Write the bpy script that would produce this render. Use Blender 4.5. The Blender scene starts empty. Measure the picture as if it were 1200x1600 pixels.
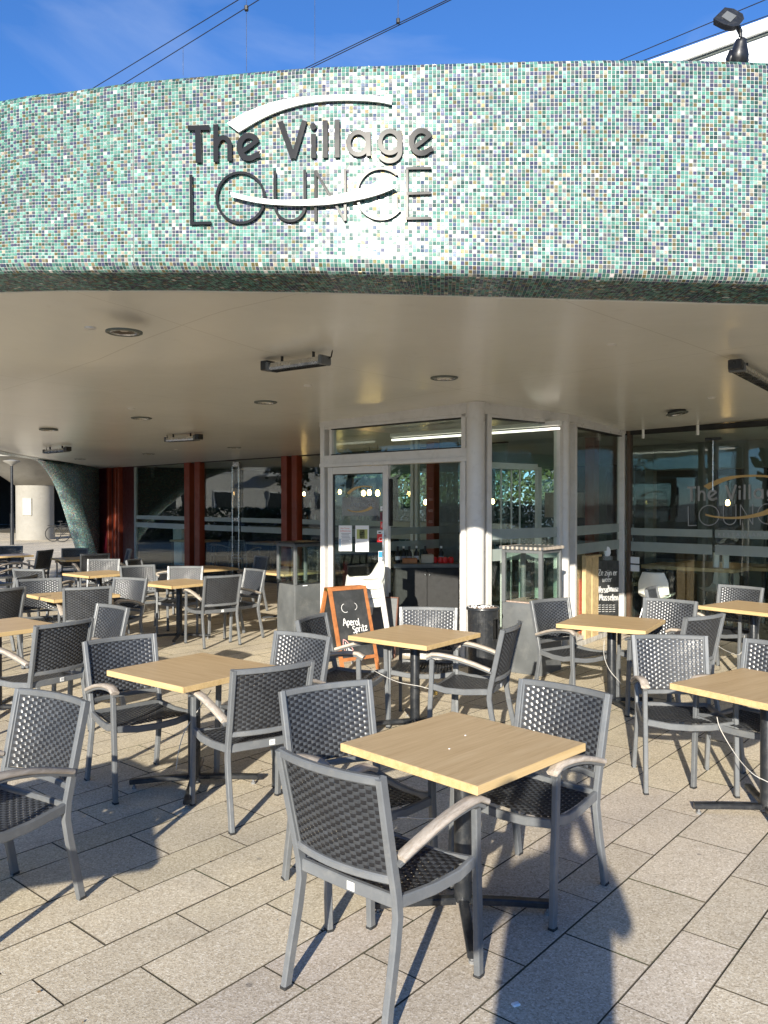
import bpy, math, random
import numpy as np
from mathutils import Vector, Matrix
R = math.radians
random.seed(7)
rng = np.random.default_rng(11)
scene = bpy.context.scene
col = scene.collection

# ------------------------------------------------------------------ camera
CAM_H = 1.75
FPX = 1254.0
PITCH = math.atan(15 / FPX)
cam_data = bpy.data.cameras.new('camera')
cam = bpy.data.objects.new('camera', cam_data)
col.objects.link(cam)
cam.location = (0, 0, CAM_H)
cam.rotation_euler = (R(90) - PITCH, 0, 0)
cam_data.sensor_fit = 'VERTICAL'
cam_data.sensor_height = 36
cam_data.lens = 36 * FPX / 1600
cam_data.clip_start = 0.05
cam_data.clip_end = 2000
scene.camera = cam

# ------------------------------------------------------------------ light
SUN_EL, SUN_AZ = 18.5, 13.8      # azimuth: the shadows run this many degrees right of straight ahead
world = bpy.data.worlds.new('World')
scene.world = world
world.use_nodes = True
wn = world.node_tree
wn.nodes.clear()
sky = wn.nodes.new('ShaderNodeTexSky')
sky.sky_type = 'NISHITA'
sky.sun_disc = False
sky.sun_elevation = R(SUN_EL)
sky.sun_rotation = R(180 + SUN_AZ)
sky.altitude = 50
sky.air_density = 0.9
sky.dust_density = 0.15
sky.ozone_density = 9.0
bg = wn.nodes.new('ShaderNodeBackground')
bg.inputs['Strength'].default_value = 0.12
wo = wn.nodes.new('ShaderNodeOutputWorld')
# a trace of thin cirrus in the sky
tcw = wn.nodes.new('ShaderNodeTexCoord'); mpw = wn.nodes.new('ShaderNodeMapping'); mpw.inputs['Scale'].default_value = (2.0, 1.2, 5.0); mpw.inputs['Rotation'].default_value = (0, 0, .5); mpw.inputs['Location'].default_value = (.62, .1, 0)
nzw = wn.nodes.new('ShaderNodeTexNoise'); nzw.inputs['Scale'].default_value = 1.7; nzw.inputs['Detail'].default_value = 7; nzw.inputs['Distortion'].default_value = .6
wn.links.new(tcw.outputs['Generated'], mpw.inputs[0]); wn.links.new(mpw.outputs[0], nzw.inputs['Vector'])
rpw = wn.nodes.new('ShaderNodeMapRange'); rpw.inputs[1].default_value = .54; rpw.inputs[2].default_value = .80; rpw.inputs[4].default_value = .2; wn.links.new(nzw.outputs['Fac'], rpw.inputs[0])
mxw = wn.nodes.new('ShaderNodeMix'); mxw.data_type = 'RGBA'; wn.links.new(rpw.outputs[0], mxw.inputs[0]); wn.links.new(sky.outputs[0], mxw.inputs[6]); mxw.inputs[7].default_value = (4.2, 4.6, 5.2, 1)
wn.links.new(mxw.outputs[2], bg.inputs[0])
wn.links.new(bg.outputs[0], wo.inputs[0])
sun_data = bpy.data.lights.new('sun', 'SUN')
sun_data.energy = 5.0
sun_data.angle = R(0.53)
sun_data.color = (1.0, 0.93, 0.80)
sun = bpy.data.objects.new('sun', sun_data)
col.objects.link(sun)
sd = Vector((math.sin(R(SUN_AZ)) * math.cos(R(SUN_EL)), math.cos(R(SUN_AZ)) * math.cos(R(SUN_EL)), -math.sin(R(SUN_EL))))
sun.rotation_euler = sd.to_track_quat('-Z', 'Y').to_euler()
sun.location = (-8, -30, 20)
scene.view_settings.view_transform = 'Standard'
scene.view_settings.look = 'None'
scene.view_settings.exposure = 0.95
scene.view_settings.gamma = 1
scene.view_settings.use_curve_mapping = False
scene.render.engine = 'CYCLES'
scene.cycles.max_bounces = 10
scene.cycles.diffuse_bounces = 5
scene.cycles.transparent_max_bounces = 24

# ------------------------------------------------------------------ survey: from a sighted point of the photograph to a place on a plane
def ray(px, py):
    dx = (px - 600) / FPX; dz = -(py - 800) / FPX
    return Vector((dx, math.cos(PITCH) + dz * math.sin(PITCH), dz * math.cos(PITCH) - math.sin(PITCH)))
def G(px, py, z=0.0):
    r = ray(px, py); t = (z - CAM_H) / r.z
    return Vector((r.x * t, r.y * t, z))
def AT(px, py, Y):
    r = ray(px, py); t = Y / r.y
    return Vector((r.x * t, Y, CAM_H + r.z * t))
def zat(py, Y):
    return AT(600, py, Y).z

# ------------------------------------------------------------------ object helpers
def prop(o, label=None, cat=None, group=None, kind=None):
    if label: o['label'] = label
    if cat: o['category'] = cat
    if group: o['group'] = group
    if kind: o['kind'] = kind
    return o
def thing(name, label, cat, loc=(0, 0, 0), rz=0.0, group=None):
    o = bpy.data.objects.new(name, None)
    o.empty_display_size = 0.1
    col.objects.link(o)
    o.location = loc; o.rotation_euler = (0, 0, rz)
    return prop(o, label, cat, group)
def addmesh(name, me, parent=None, loc=(0, 0, 0), label=None):
    o = bpy.data.objects.new(name, me); col.objects.link(o); o.location = loc
    if parent is not None: o.parent = parent
    if label: o['label'] = label
    return o
def copy_tree(o, parent=None):
    c = o.copy(); col.objects.link(c); c.parent = parent
    for ch in list(o.children): copy_tree(ch, c)
    return c

class MB:
    def __init__(s): s.v = []; s.f = []; s.mi = []; s.m = 0
    def add(s, vs, fs):
        n = len(s.v); s.v += [tuple(v) for v in vs]; s.f += [tuple(i + n for i in f) for f in fs]; s.mi += [s.m] * len(fs); return s
    def box(s, c, size, rz=0.0, taper=1.0):
        hx, hy, hz = size[0] / 2, size[1] / 2, size[2] / 2
        ca, sa = math.cos(rz), math.sin(rz); vs = []
        for dz, k in ((-hz, 1), (hz, taper)):
            for dx, dy in ((-hx, -hy), (hx, -hy), (hx, hy), (-hx, hy)):
                x, y = dx * k, dy * k
                vs.append((c[0] + x * ca - y * sa, c[1] + x * sa + y * ca, c[2] + dz))
        return s.add(vs, [(3, 2, 1, 0), (4, 5, 6, 7), (0, 1, 5, 4), (1, 2, 6, 5), (2, 3, 7, 6), (3, 0, 4, 7)])
    def bbox(s, c, size, b=0.003, rz=0.0):
        "box with chamfered edges (24 verts)"
        hx, hy, hz = size[0] / 2, size[1] / 2, size[2] / 2
        b = min(b, hx * .9, hy * .9, hz * .9)
        ca, sa = math.cos(rz), math.sin(rz)
        vs = []; idx = {}
        for sx in (-1, 1):
            for sy in (-1, 1):
                for sz in (-1, 1):
                    for a in range(3):
                        p = [sx * (hx - b), sy * (hy - b), sz * (hz - b)]
                        p[a] = (sx * hx, sy * hy, sz * hz)[a]
                        idx[(sx, sy, sz, a)] = len(vs)
                        vs.append((c[0] + p[0] * ca - p[1] * sa, c[1] + p[0] * sa + p[1] * ca, c[2] + p[2]))
        fs = []
        I = idx
        for a in range(3):
            u, w = [(1, 2), (2, 0), (0, 1)][a]
            for sg in (-1, 1):
                q = []
                for su, sw in ((-1, -1), (1, -1), (1, 1), (-1, 1)):
                    k = [0, 0, 0]; k[a] = sg; k[u] = su; k[w] = sw
                    q.append(I[(*k, a)])
                fs.append(q if sg > 0 else q[::-1])
        for a in range(3):       # edges along axis a
            u, w = [(1, 2), (2, 0), (0, 1)][a]
            for su in (-1, 1):
                for sw in (-1, 1):
                    k0 = [0, 0, 0]; k0[a] = -1; k0[u] = su; k0[w] = sw
                    k1 = list(k0); k1[a] = 1
                    q = [I[(*k0, u)], I[(*k1, u)], I[(*k1, w)], I[(*k0, w)]]
                    fs.append(q if su * sw < 0 else q[::-1])
        for sx in (-1, 1):
            for sy in (-1, 1):
                for sz in (-1, 1):
                    q = [I[(sx, sy, sz, 0)], I[(sx, sy, sz, 1)], I[(sx, sy, sz, 2)]]
                    fs.append(q if sx * sy * sz > 0 else q[::-1])
        return s.add(vs, fs)
    def sweep(s, pts, prof, up=(0, 0, 1), cap=True, closed=False, scale=None):
        pts = [Vector(p) for p in pts]; n = len(pts); up = Vector(up); k = len(prof); vs = []
        for i, p in enumerate(pts):
            if closed: t = (pts[(i + 1) % n] - p).normalized() + (p - pts[i - 1]).normalized()
            else:
                t = Vector((0, 0, 0))
                if i < n - 1: t += (pts[i + 1] - p).normalized()
                if i > 0: t += (p - pts[i - 1]).normalized()
            t.normalize()
            S = t.cross(up)
            if S.length < 1e-4: S = t.cross(Vector((1, 0, 0)))
            S.normalize(); N = S.cross(t)
            m = 1.0
            if 0 < i < n - 1 or closed:
                a = (pts[(i + 1) % n] - p).normalized().dot(t); m = min(1 / max(a, .4), 2)
            sc = scale[i] if scale else 1
            for a, b in prof: vs.append(p + S * (a * sc) + N * (b * sc * (m if abs(t.cross(up).length) > .01 else 1)))
        fs = []
        for i in range(n if closed else n - 1):
            j = (i + 1) % n
            for q in range(k):
                r = (q + 1) % k
                fs.append((i * k + q, i * k + r, j * k + r, j * k + q))
        if cap and not closed:
            fs.append(tuple(range(k - 1, -1, -1))); fs.append(tuple((n - 1) * k + q for q in range(k)))
        return s.add(vs, fs)
    def tube(s, pts, r, n=8, cap=True, closed=False, scale=None, up=(0, 0, 1)):
        return s.sweep(pts, [(r * math.cos(2 * math.pi * i / n), r * math.sin(2 * math.pi * i / n)) for i in range(n)], up, cap, closed, scale)
    def bar(s, pts, w, h, b=0.002, up=(0, 0, 1)):
        w /= 2; h /= 2; b = min(b, w * .8, h * .8)
        return s.sweep(pts, [(-w + b, -h), (w - b, -h), (w, -h + b), (w, h - b), (w - b, h), (-w + b, h), (-w, h - b), (-w, -h + b)], up)
    def lathe(s, prof, n=24, c=(0, 0, 0), cap=True, sx=1.0, sy=1.0):
        vs = []; k = len(prof)
        for r, z in prof:
            for i in range(n):
                a = 2 * math.pi * i / n; vs.append((c[0] + r * math.cos(a) * sx, c[1] + r * math.sin(a) * sy, c[2] + z))
        fs = [(i * n + j, i * n + (j + 1) % n, (i + 1) * n + (j + 1) % n, (i + 1) * n + j) for i in range(k - 1) for j in range(n)]
        if cap:
            fs.append(tuple(range(n - 1, -1, -1))); fs.append(tuple((k - 1) * n + j for j in range(n)))
        return s.add(vs, fs)
    def prism(s, poly, z0, z1):
        n = len(poly)
        return s.add([(x, y, z0) for x, y in poly] + [(x, y, z1) for x, y in poly],
                     [tuple(range(n - 1, -1, -1)), tuple(range(n, 2 * n))] + [(i, (i + 1) % n, n + (i + 1) % n, n + i) for i in range(n)])
    def grid(s, P, closed_u=False):
        nu, nv = len(P), len(P[0]); vs = [p for row in P for p in row]
        return s.add(vs, [(i * nv + j, ((i + 1) % nu) * nv + j, ((i + 1) % nu) * nv + j + 1, i * nv + j + 1) for i in range(nu if closed_u else nu - 1) for j in range(nv - 1)])
    def mesh(s, name, mats, smooth=False):
        me = bpy.data.meshes.new(name); me.from_pydata(s.v, [], s.f)
        if not isinstance(mats, (list, tuple)): mats = [mats]
        for m in mats: me.materials.append(m)
        if len(mats) > 1: me.polygons.foreach_set('material_index', s.mi)
        if not smooth: me.polygons.foreach_set('use_smooth', [False] * len(s.f))
        if smooth is True: me.polygons.foreach_set('use_smooth', [True] * len(s.f))
        elif smooth: me.polygons.foreach_set('use_smooth', [True] * len(s.f)); me.set_sharp_from_angle(angle=R(smooth))
        me.update(); return me
    def build(s, name, mats, parent=None, loc=(0, 0, 0), smooth=False, label=None):
        return addmesh(name, s.mesh(name, mats, smooth), parent, loc, label)

# ------------------------------------------------------------------ materials
def nt(name):
    m = bpy.data.materials.new(name); m.use_nodes = True
    t = m.node_tree; b = t.nodes['Principled BSDF']; return m, t, b
def ramp(t, fac, stops):
    r = t.nodes.new('ShaderNodeValToRGB'); e = r.color_ramp.elements
    while len(e) > 1: e.remove(e[-1])
    e[0].position = stops[0][0]; e[0].color = (*stops[0][1], 1)
    for p, c in stops[1:]:
        q = e.new(p); q.color = (*c, 1)
    t.links.new(fac, r.inputs[0]); return r.outputs[0]
def coords(t, kind='Object', scale=(1, 1, 1), rot=(0, 0, 0)):
    mp = t.nodes.new('ShaderNodeMapping'); mp.inputs['Scale'].default_value = scale; mp.inputs['Rotation'].default_value = rot
    if kind == 'World': src = t.nodes.new('ShaderNodeNewGeometry').outputs['Position']
    else: src = t.nodes.new('ShaderNodeTexCoord').outputs[kind]
    t.links.new(src, mp.inputs[0]); return mp.outputs[0]
def noise(t, vec, scale, detail=3, rough=.55, dist=0):
    n = t.nodes.new('ShaderNodeTexNoise'); n.inputs['Scale'].default_value = scale; n.inputs['Detail'].default_value = detail
    n.inputs['Roughness'].default_value = rough; n.inputs['Distortion'].default_value = dist
    t.links.new(vec, n.inputs['Vector']); return n.outputs['Fac']
def bump(t, b, h, strength=.3, dist=.002):
    n = t.nodes.new('ShaderNodeBump'); n.inputs['Strength'].default_value = strength; n.inputs['Distance'].default_value = dist
    t.links.new(h, n.inputs['Height']); t.links.new(n.outputs[0], b.inputs['Normal'])
def mixc(t, f, a, c, mode='MIX'):
    n = t.nodes.new('ShaderNodeMix'); n.data_type = 'RGBA'; n.blend_type = mode
    for s, v in ((0, f), (6, a), (7, c)):
        if hasattr(v, 'links') or hasattr(v, 'is_linked'): t.links.new(v, n.inputs[s])
        elif s == 0: n.inputs[0].default_value = v
        else: n.inputs[s].default_value = (*v, 1)
    return n.outputs[2]
def maths(t, op, a, b_):
    n = t.nodes.new('ShaderNodeMath'); n.operation = op
    for i, v in enumerate((a, b_)):
        if hasattr(v, 'is_linked'): t.links.new(v, n.inputs[i])
        elif v is not None: n.inputs[i].default_value = v
    return n.outputs[0]
def paint(name, c, rough=.5, metal=0.0, var=.12, scale=6, bmp=0, bscale=200, coat=0, dirt=None, kind='Object', rvar=.12):
    m, t, b = nt(name); v = coords(t, kind)
    n = noise(t, v, scale, 5, .6)
    lo = tuple(x * (1 - var) for x in c); hi = tuple(min(1, x * (1 + var)) for x in c)
    cc = ramp(t, n, [(.3, lo), (.7, hi)])
    if dirt:
        d = noise(t, v, dirt[1], 6, .7); f = ramp(t, d, [(.5, (0, 0, 0)), (.72, (1, 1, 1))])
        f = maths(t, 'MULTIPLY', f, dirt[2]); cc = mixc(t, f, cc, dirt[0])
    t.links.new(cc, b.inputs['Base Color'])
    rr = ramp(t, noise(t, v, scale * 2.3, 4), [(.3, (max(.02, rough - rvar),) * 3), (.7, (min(1, rough + rvar),) * 3)])
    t.links.new(rr, b.inputs['Roughness'])
    b.inputs['Metallic'].default_value = metal
    b.inputs['Coat Weight'].default_value = coat
    if bmp: bump(t, b, noise(t, v, bscale, 3), bmp, .001)
    return m
def emit(name, c, s):
    m, t, b = nt(name); b.inputs['Base Color'].default_value = (*c, 1); b.inputs['Emission Color'].default_value = (*c, 1); b.inputs['Emission Strength'].default_value = s; return m
def glassmat(name, tint=(.90, .95, .925), refl=1.25, ior=1.5, rough=0.0):
    m, t, b = nt(name); t.nodes.remove(b); out = t.nodes['Material Output']
    tr = t.nodes.new('ShaderNodeBsdfTransparent'); tr.inputs[0].default_value = (*tint, 1)
    gl = t.nodes.new('ShaderNodeBsdfGlossy'); gl.inputs['Roughness'].default_value = rough; gl.inputs[0].default_value = (1, 1, 1, 1)
    ge = t.nodes.new('ShaderNodeNewGeometry'); dt = t.nodes.new('ShaderNodeVectorMath'); dt.operation = 'DOT_PRODUCT'
    t.links.new(ge.outputs['Incoming'], dt.inputs[0]); t.links.new(ge.outputs['Normal'], dt.inputs[1])
    ca = maths(t, 'ABSOLUTE', dt.outputs['Value'], None); f5 = maths(t, 'POWER', maths(t, 'SUBTRACT', 1.0, ca), 5.0)
    f0 = ((ior - 1) / (ior + 1)) ** 2; sch = maths(t, 'ADD', maths(t, 'MULTIPLY', f5, 1 - f0), f0)
    v = coords(t, 'World'); n = noise(t, v, 1.3, 2)
    bp = t.nodes.new('ShaderNodeBump'); bp.inputs['Strength'].default_value = .25; bp.inputs['Distance'].default_value = .006
    t.links.new(n, bp.inputs['Height']); t.links.new(bp.outputs[0], gl.inputs['Normal'])
    f = maths(t, 'MULTIPLY', sch, refl)
    mx = t.nodes.new('ShaderNodeMixShader'); t.links.new(f, mx.inputs[0]); t.links.new(tr.outputs[0], mx.inputs[1]); t.links.new(gl.outputs[0], mx.inputs[2])
    t.links.new(mx.outputs[0], out.inputs[0]); return m

M = {}
M['frame'] = paint('chair_grey_aluminium', (.125, .132, .138), .42, .0, .10, 9, .05, 300, dirt=((.24, .23, .21), 14, .35))
M['weave'] = paint('charcoal_resin_weave', (.042, .046, .052), .33, 0, .25, 14, .08, 400, rvar=.1, dirt=((.07, .07, .07), 30, .5))
M['rib'] = paint('black_rib_strand', (.012, .012, .014), .5)
def vary(m, lo=.82, hi=1.2):
    "each copy of a thing has faded a little differently"
    t = m.node_tree; b = t.nodes['Principled BSDF']; l = b.inputs['Base Color'].links[0].from_socket
    mr = t.nodes.new('ShaderNodeMapRange'); mr.inputs[3].default_value = lo; mr.inputs[4].default_value = hi; t.links.new(t.nodes.new('ShaderNodeObjectInfo').outputs['Random'], mr.inputs[0])
    cb = t.nodes.new('ShaderNodeCombineColor')
    for i in range(3): t.links.new(mr.outputs[0], cb.inputs[i])
    t.links.new(mixc(t, 1.0, l, cb.outputs[0], 'MULTIPLY'), b.inputs['Base Color'])
vary(M['frame'], .88, 1.14); vary(M['weave'], .7, 1.35)
M['tag'] = paint('white_tag', (.75, .75, .72), .5)
M['black_metal'] = paint('black_powder_coat', (.016, .018, .021), .35, 0, .2, 8, .06, 250, dirt=((.10, .095, .085), 20, .35))
M['glide'] = paint('glide_plastic', (.2, .2, .2), .5)

def teakmat():
    m, t, b = nt('weathered_teak'); v = coords(t, 'Object', (14, 2.2, 14))
    n = noise(t, v, 5, 8, .72, .3); n2 = noise(t, coords(t, 'Object', (60, 3, 60)), 3, 5, .6)
    c = ramp(t, n, [(.25, (.20, .165, .13)), (.5, (.38, .33, .275)), (.75, (.52, .47, .41))])
    c = mixc(t, ramp(t, n2, [(.55, (0, 0, 0)), (.8, (.5, .5, .5))]), c, (.50, .33, .20))
    t.links.new(c, b.inputs['Base Color']); b.inputs['Roughness'].default_value = .75
    bump(t, b, n2, .5, .001); return m
M['teak'] = teakmat(); vary(M['teak'], .78, 1.2)
def topmat(name, a, bb, c_):
    m, t, b = nt(name)
    oi = t.nodes.new('ShaderNodeObjectInfo')
    tc = t.nodes.new('ShaderNodeTexCoord'); ad = t.nodes.new('ShaderNodeVectorMath'); ad.operation = 'ADD'
    cb = t.nodes.new('ShaderNodeCombineXYZ'); k = maths(t, 'MULTIPLY', oi.outputs['Random'], 17.0)
    for i in range(3): t.links.new(k, cb.inputs[i])
    t.links.new(tc.outputs['Object'], ad.inputs[0]); t.links.new(cb.outputs[0], ad.inputs[1])
    mp = t.nodes.new('ShaderNodeMapping'); mp.inputs['Scale'].default_value = (1.0, 15, 15); t.links.new(ad.outputs[0], mp.inputs[0])
    n = noise(t, mp.outputs[0], 2.2, 6, .6, .25)
    mp2 = t.nodes.new('ShaderNodeMapping'); mp2.inputs['Scale'].default_value = (2.5, 90, 90); t.links.new(ad.outputs[0], mp2.inputs[0])
    n2 = noise(t, mp2.outputs[0], 2, 4, .6)
    c = ramp(t, n, [(.28, a), (.5, bb), (.72, c_)])
    c = mixc(t, .28, c, ramp(t, n2, [(.35, tuple(x * .8 for x in a)), (.65, c_)]))
    n3 = noise(t, ad.outputs[0], 3, 3)
    c = mixc(t, ramp(t, n3, [(.5, (0, 0, 0)), (.8, (.35, .35, .35))]), c, tuple(x * .85 for x in bb))
    n4 = noise(t, ad.outputs[0], 9, 6, .7); c = mixc(t, ramp(t, n4, [(.62, (0, 0, 0)), (.72, (.45, .45, .45))]), c, tuple(x * .62 for x in bb))
    t.links.new(c, b.inputs['Base Color'])
    b.inputs['Roughness'].default_value = .42
    bump(t, b, n2, .12, .0005); return m
M['top'] = topmat('oak_laminate_top', (.43, .29, .145), (.53, .375, .205), (.60, .445, .26))
M['top_edge'] = topmat('oak_laminate_edge', (.46, .31, .13), (.56, .40, .19), (.66, .48, .25))

def slabmat():
    m, t, b = nt('exposed_aggregate_slab')
    v = coords(t, 'World')
    at = t.nodes.new('ShaderNodeAttribute'); at.attribute_name = 'tone'
    vo = t.nodes.new('ShaderNodeTexVoronoi'); vo.inputs['Scale'].default_value = 145; t.links.new(v, vo.inputs['Vector'])
    sp = t.nodes.new('ShaderNodeSeparateColor'); t.links.new(vo.outputs['Color'], sp.inputs[0])
    g = ramp(t, sp.outputs[0], [(0, (.40, .345, .265)), (.25, (.53, .465, .365)), (.6, (.60, .535, .43)), (.85, (.66, .60, .495)), (1, (.76, .71, .62))])
    big = noise(t, v, 1.1, 5, .6); fine = noise(t, v, 260, 3)
    g = mixc(t, .55, g, mixc(t, 1.0, g, ramp(t, fine, [(.3, (.55, .55, .55)), (.7, (1.25, 1.25, 1.25))]), 'MULTIPLY'))
    g = mixc(t, 1.0, g, ramp(t, big, [(.3, (.80, .80, .81)), (.7, (1.10, 1.09, 1.06))]), 'MULTIPLY')
    st = noise(t, v, 3.1, 6, .65)
    g = mixc(t, ramp(t, st, [(.60, (0, 0, 0)), (.76, (.38, .38, .38))]), g, (.15, .125, .10))
    gs = t.nodes.new('ShaderNodeTexVoronoi'); gs.inputs['Scale'].default_value = 3.2; t.links.new(v, gs.inputs['Vector'])
    gum = ramp(t, gs.outputs['Distance'], [(.035, (.55, .55, .55)), (.055, (0, 0, 0))])
    g = mixc(t, gum, g, (.13, .12, .11))
    g = mixc(t, 1.0, g, at.outputs['Color'], 'MULTIPLY')
    t.links.new(g, b.inputs['Base Color'])
    b.inputs['Roughness'].default_value = .86
    hh = maths(t, 'ADD', vo.outputs['Distance'], fine)
    bump(t, b, hh, .28, .002); return m
M['slab'] = slabmat()
M['joint'] = paint('joint_dirt', (.075, .062, .042), .95, 0, .4, 8, .5, 300, dirt=((.03, .06, .012), 3, .7))
M['street'] = paint('street_asphalt', (.14, .135, .125), .9, 0, .2, 3)

def tilemat():
    m, t, b = nt('glass_mosaic')
    at = t.nodes.new('ShaderNodeAttribute'); at.attribute_name = 'tint'
    n = noise(t, coords(t, 'World'), 320, 3, .6, .5)
    c = mixc(t, .55, at.outputs['Color'], mixc(t, 1.0, at.outputs['Color'], ramp(t, n, [(.32, (.5, .5, .5)), (.68, (1.6, 1.6, 1.6))]), 'MULTIPLY'))
    t.links.new(c, b.inputs['Base Color'])
    t.links.new(ramp(t, at.outputs['Alpha'], [(0, (0, 0, 0)), (1, (.75, .75, .75))]), b.inputs['Metallic'])
    b.inputs['Roughness'].default_value = .21
    b.inputs['Specular IOR Level'].default_value = .12
    bump(t, b, noise(t, coords(t, 'World'), 60, 2, .5), .16, .0016)
    return m
M['mosaic'] = tilemat()
M['grout'] = paint('pale_grout', (.50, .51, .49), .85, 0, .10, 4, dirt=((.35, .33, .29), 5, .5))
def farmosaic(name='mosaic_surface', pitch=.0205):
    m, t, b = nt(name); uv = t.nodes.new('ShaderNodeUVMap').outputs[0]
    sc = t.nodes.new('ShaderNodeVectorMath'); sc.operation = 'SCALE'; sc.inputs['Scale'].default_value = 1 / pitch; t.links.new(uv, sc.inputs[0])
    fl = t.nodes.new('ShaderNodeVectorMath'); fl.operation = 'FLOOR'; t.links.new(sc.outputs[0], fl.inputs[0])
    fr = t.nodes.new('ShaderNodeVectorMath'); fr.operation = 'FRACTION'; t.links.new(sc.outputs[0], fr.inputs[0])
    wn_ = t.nodes.new('ShaderNodeTexWhiteNoise'); wn_.noise_dimensions = '3D'; t.links.new(fl.outputs[0], wn_.inputs['Vector'])
    r = t.nodes.new('ShaderNodeValToRGB'); r.color_ramp.interpolation = 'CONSTANT'; e = r.color_ramp.elements
    pal = [(.0, (.10, .36, .31)), (.28, (.04, .17, .15)), (.48, (.07, .12, .22)), (.64, (.09, .10, .17)), (.76, (.2, .17, .07)), (.85, (.27, .5, .45)), (.93, (.5, .42, .28)), (.98, (.75, .75, .7))]
    e[0].position = 0; e[0].color = (*pal[0][1], 1); e[1].position = pal[1][0]; e[1].color = (*pal[1][1], 1)
    for p, c in pal[2:]:
        q = e.new(p); q.color = (*c, 1)
    t.links.new(wn_.outputs['Value'], r.inputs[0])
    s3 = t.nodes.new('ShaderNodeSeparateXYZ'); t.links.new(fr.outputs[0], s3.inputs[0])
    mk = None
    for o in (s3.outputs[0], s3.outputs[1]):
        for op in ('GREATER_THAN', 'LESS_THAN'):
            k = maths(t, op, o, .07 if op[0] == 'G' else .93); mk = k if mk is None else maths(t, 'MULTIPLY', mk, k)
    t.links.new(mixc(t, mk, (.45, .46, .43), r.outputs[0]), b.inputs['Base Color'])
    rr = t.nodes.new('ShaderNodeMapRange'); t.links.new(mk, rr.inputs[0]); rr.inputs[3].default_value = .8; rr.inputs[4].default_value = .22
    t.links.new(rr.outputs[0], b.inputs['Roughness'])
    nm = t.nodes.new('ShaderNodeVectorMath'); nm.operation = 'SUBTRACT'; t.links.new(wn_.outputs['Color'], nm.inputs[0]); nm.inputs[1].default_value = (.5, .5, .5)
    n2 = t.nodes.new('ShaderNodeVectorMath'); n2.operation = 'SCALE'; n2.inputs['Scale'].default_value = .14; t.links.new(nm.outputs[0], n2.inputs[0])
    ge = t.nodes.new('ShaderNodeNewGeometry'); ad = t.nodes.new('ShaderNodeVectorMath'); t.links.new(ge.outputs['Normal'], ad.inputs[0]); t.links.new(n2.outputs[0], ad.inputs[1])
    no = t.nodes.new('ShaderNodeVectorMath'); no.operation = 'NORMALIZE'; t.links.new(ad.outputs[0], no.inputs[0]); t.links.new(no.outputs[0], b.inputs['Normal'])
    return m
M['mosaic_far'] = farmosaic()

def ceilmat():
    m, t, b = nt('cream_gloss_soffit'); v = coords(t, 'World')
    n = noise(t, v, .8, 5, .6)
    c = ramp(t, n, [(.3, (.66, .645, .575)), (.7, (.72, .705, .635))])
    n2 = noise(t, v, 5, 6, .7); c = mixc(t, ramp(t, n2, [(.60, (0, 0, 0)), (.8, (.25, .25, .25))]), c, (.42, .36, .27))
    # faint board joints of the soffit
    sep = t.nodes.new('ShaderNodeSeparateXYZ'); t.links.new(coords(t, 'World', (1, 1, 1), (0, 0, R(44))), sep.inputs[0])
    jx = maths(t, 'FRACT', maths(t, 'MULTIPLY', sep.outputs[0], .41), None); jy = maths(t, 'FRACT', maths(t, 'MULTIPLY', sep.outputs[1], .33), None)
    j = maths(t, 'MAXIMUM', maths(t, 'LESS_THAN', jx, .004), maths(t, 'LESS_THAN', jy, .003))
    c = mixc(t, maths(t, 'MULTIPLY', j, .35), c, (.35, .31, .25))
    t.links.new(c, b.inputs['Base Color'])
    b.inputs['Roughness'].default_value = .24
    b.inputs['Specular IOR Level'].default_value = .5
    bump(t, b, noise(t, v, 2.2, 3), .35, .012); return m
M['ceiling'] = ceilmat()
M['white_frame'] = paint('light_grey_frame_paint', (.60, .585, .56), .38, 0, .05, 3, dirt=((.36, .34, .30), 9, .3))
def foot_dirt(m):
    t = m.node_tree; b = t.nodes['Principled BSDF']; l = b.inputs['Base Color'].links[0].from_socket
    s_ = t.nodes.new('ShaderNodeSeparateXYZ'); t.links.new(t.nodes.new('ShaderNodeNewGeometry').outputs['Position'], s_.inputs[0])
    mr = t.nodes.new('ShaderNodeMapRange'); mr.inputs[1].default_value = .0; mr.inputs[2].default_value = .32; mr.inputs[3].default_value = .75; mr.inputs[4].default_value = 0; t.links.new(s_.outputs[2], mr.inputs[0])
    n = noise(t, coords(t, 'World', (1, 1, .35)), 22, 6, .7); f = maths(t, 'MULTIPLY', mr.outputs[0], ramp(t, n, [(.35, (0, 0, 0)), (.62, (1, 1, 1))]))
    t.links.new(mixc(t, f, l, (.17, .15, .12)), b.inputs['Base Color'])
foot_dirt(M['white_frame'])
M['gasket'] = paint('black_gasket', (.012, .012, .012), .6)
M['glass'] = glassmat('clear_glass')
M['frost'] = paint('frosted_band', (.40, .46, .44), .5, 0, .06, 5)
M['frost'].node_tree.nodes['Principled BSDF'].inputs['Alpha'].default_value = .55
M['red_col'] = paint('orange_red_column', (.19, .030, .010), .5, 0, .15, 3)
M['maroon'] = paint('maroon_panel', (.10, .006, .018), .45, 0, .1, 3)
M['dark_red'] = paint('dark_red_panel', (.055, .010, .010), .45)
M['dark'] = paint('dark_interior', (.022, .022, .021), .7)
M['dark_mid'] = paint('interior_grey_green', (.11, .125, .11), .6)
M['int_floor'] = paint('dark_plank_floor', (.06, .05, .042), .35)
M['roof'] = paint('roof_gravel', (.28, .27, .25), .9)
M['steel'] = paint('brushed_steel', (.55, .55, .54), .25, 1.0)
M['white'] = paint('white_paint', (.78, .78, .75), .5, 0, .04)
M['letter'] = paint('anthracite_letter', (.020, .021, .024), .22, .0, .06, 4, rvar=.04); M['letter'].node_tree.nodes['Principled BSDF'].inputs['Specular IOR Level'].default_value = .10
M['swoosh'] = paint('white_swoosh', (.82, .82, .80), .4, 0, .03)
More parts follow.
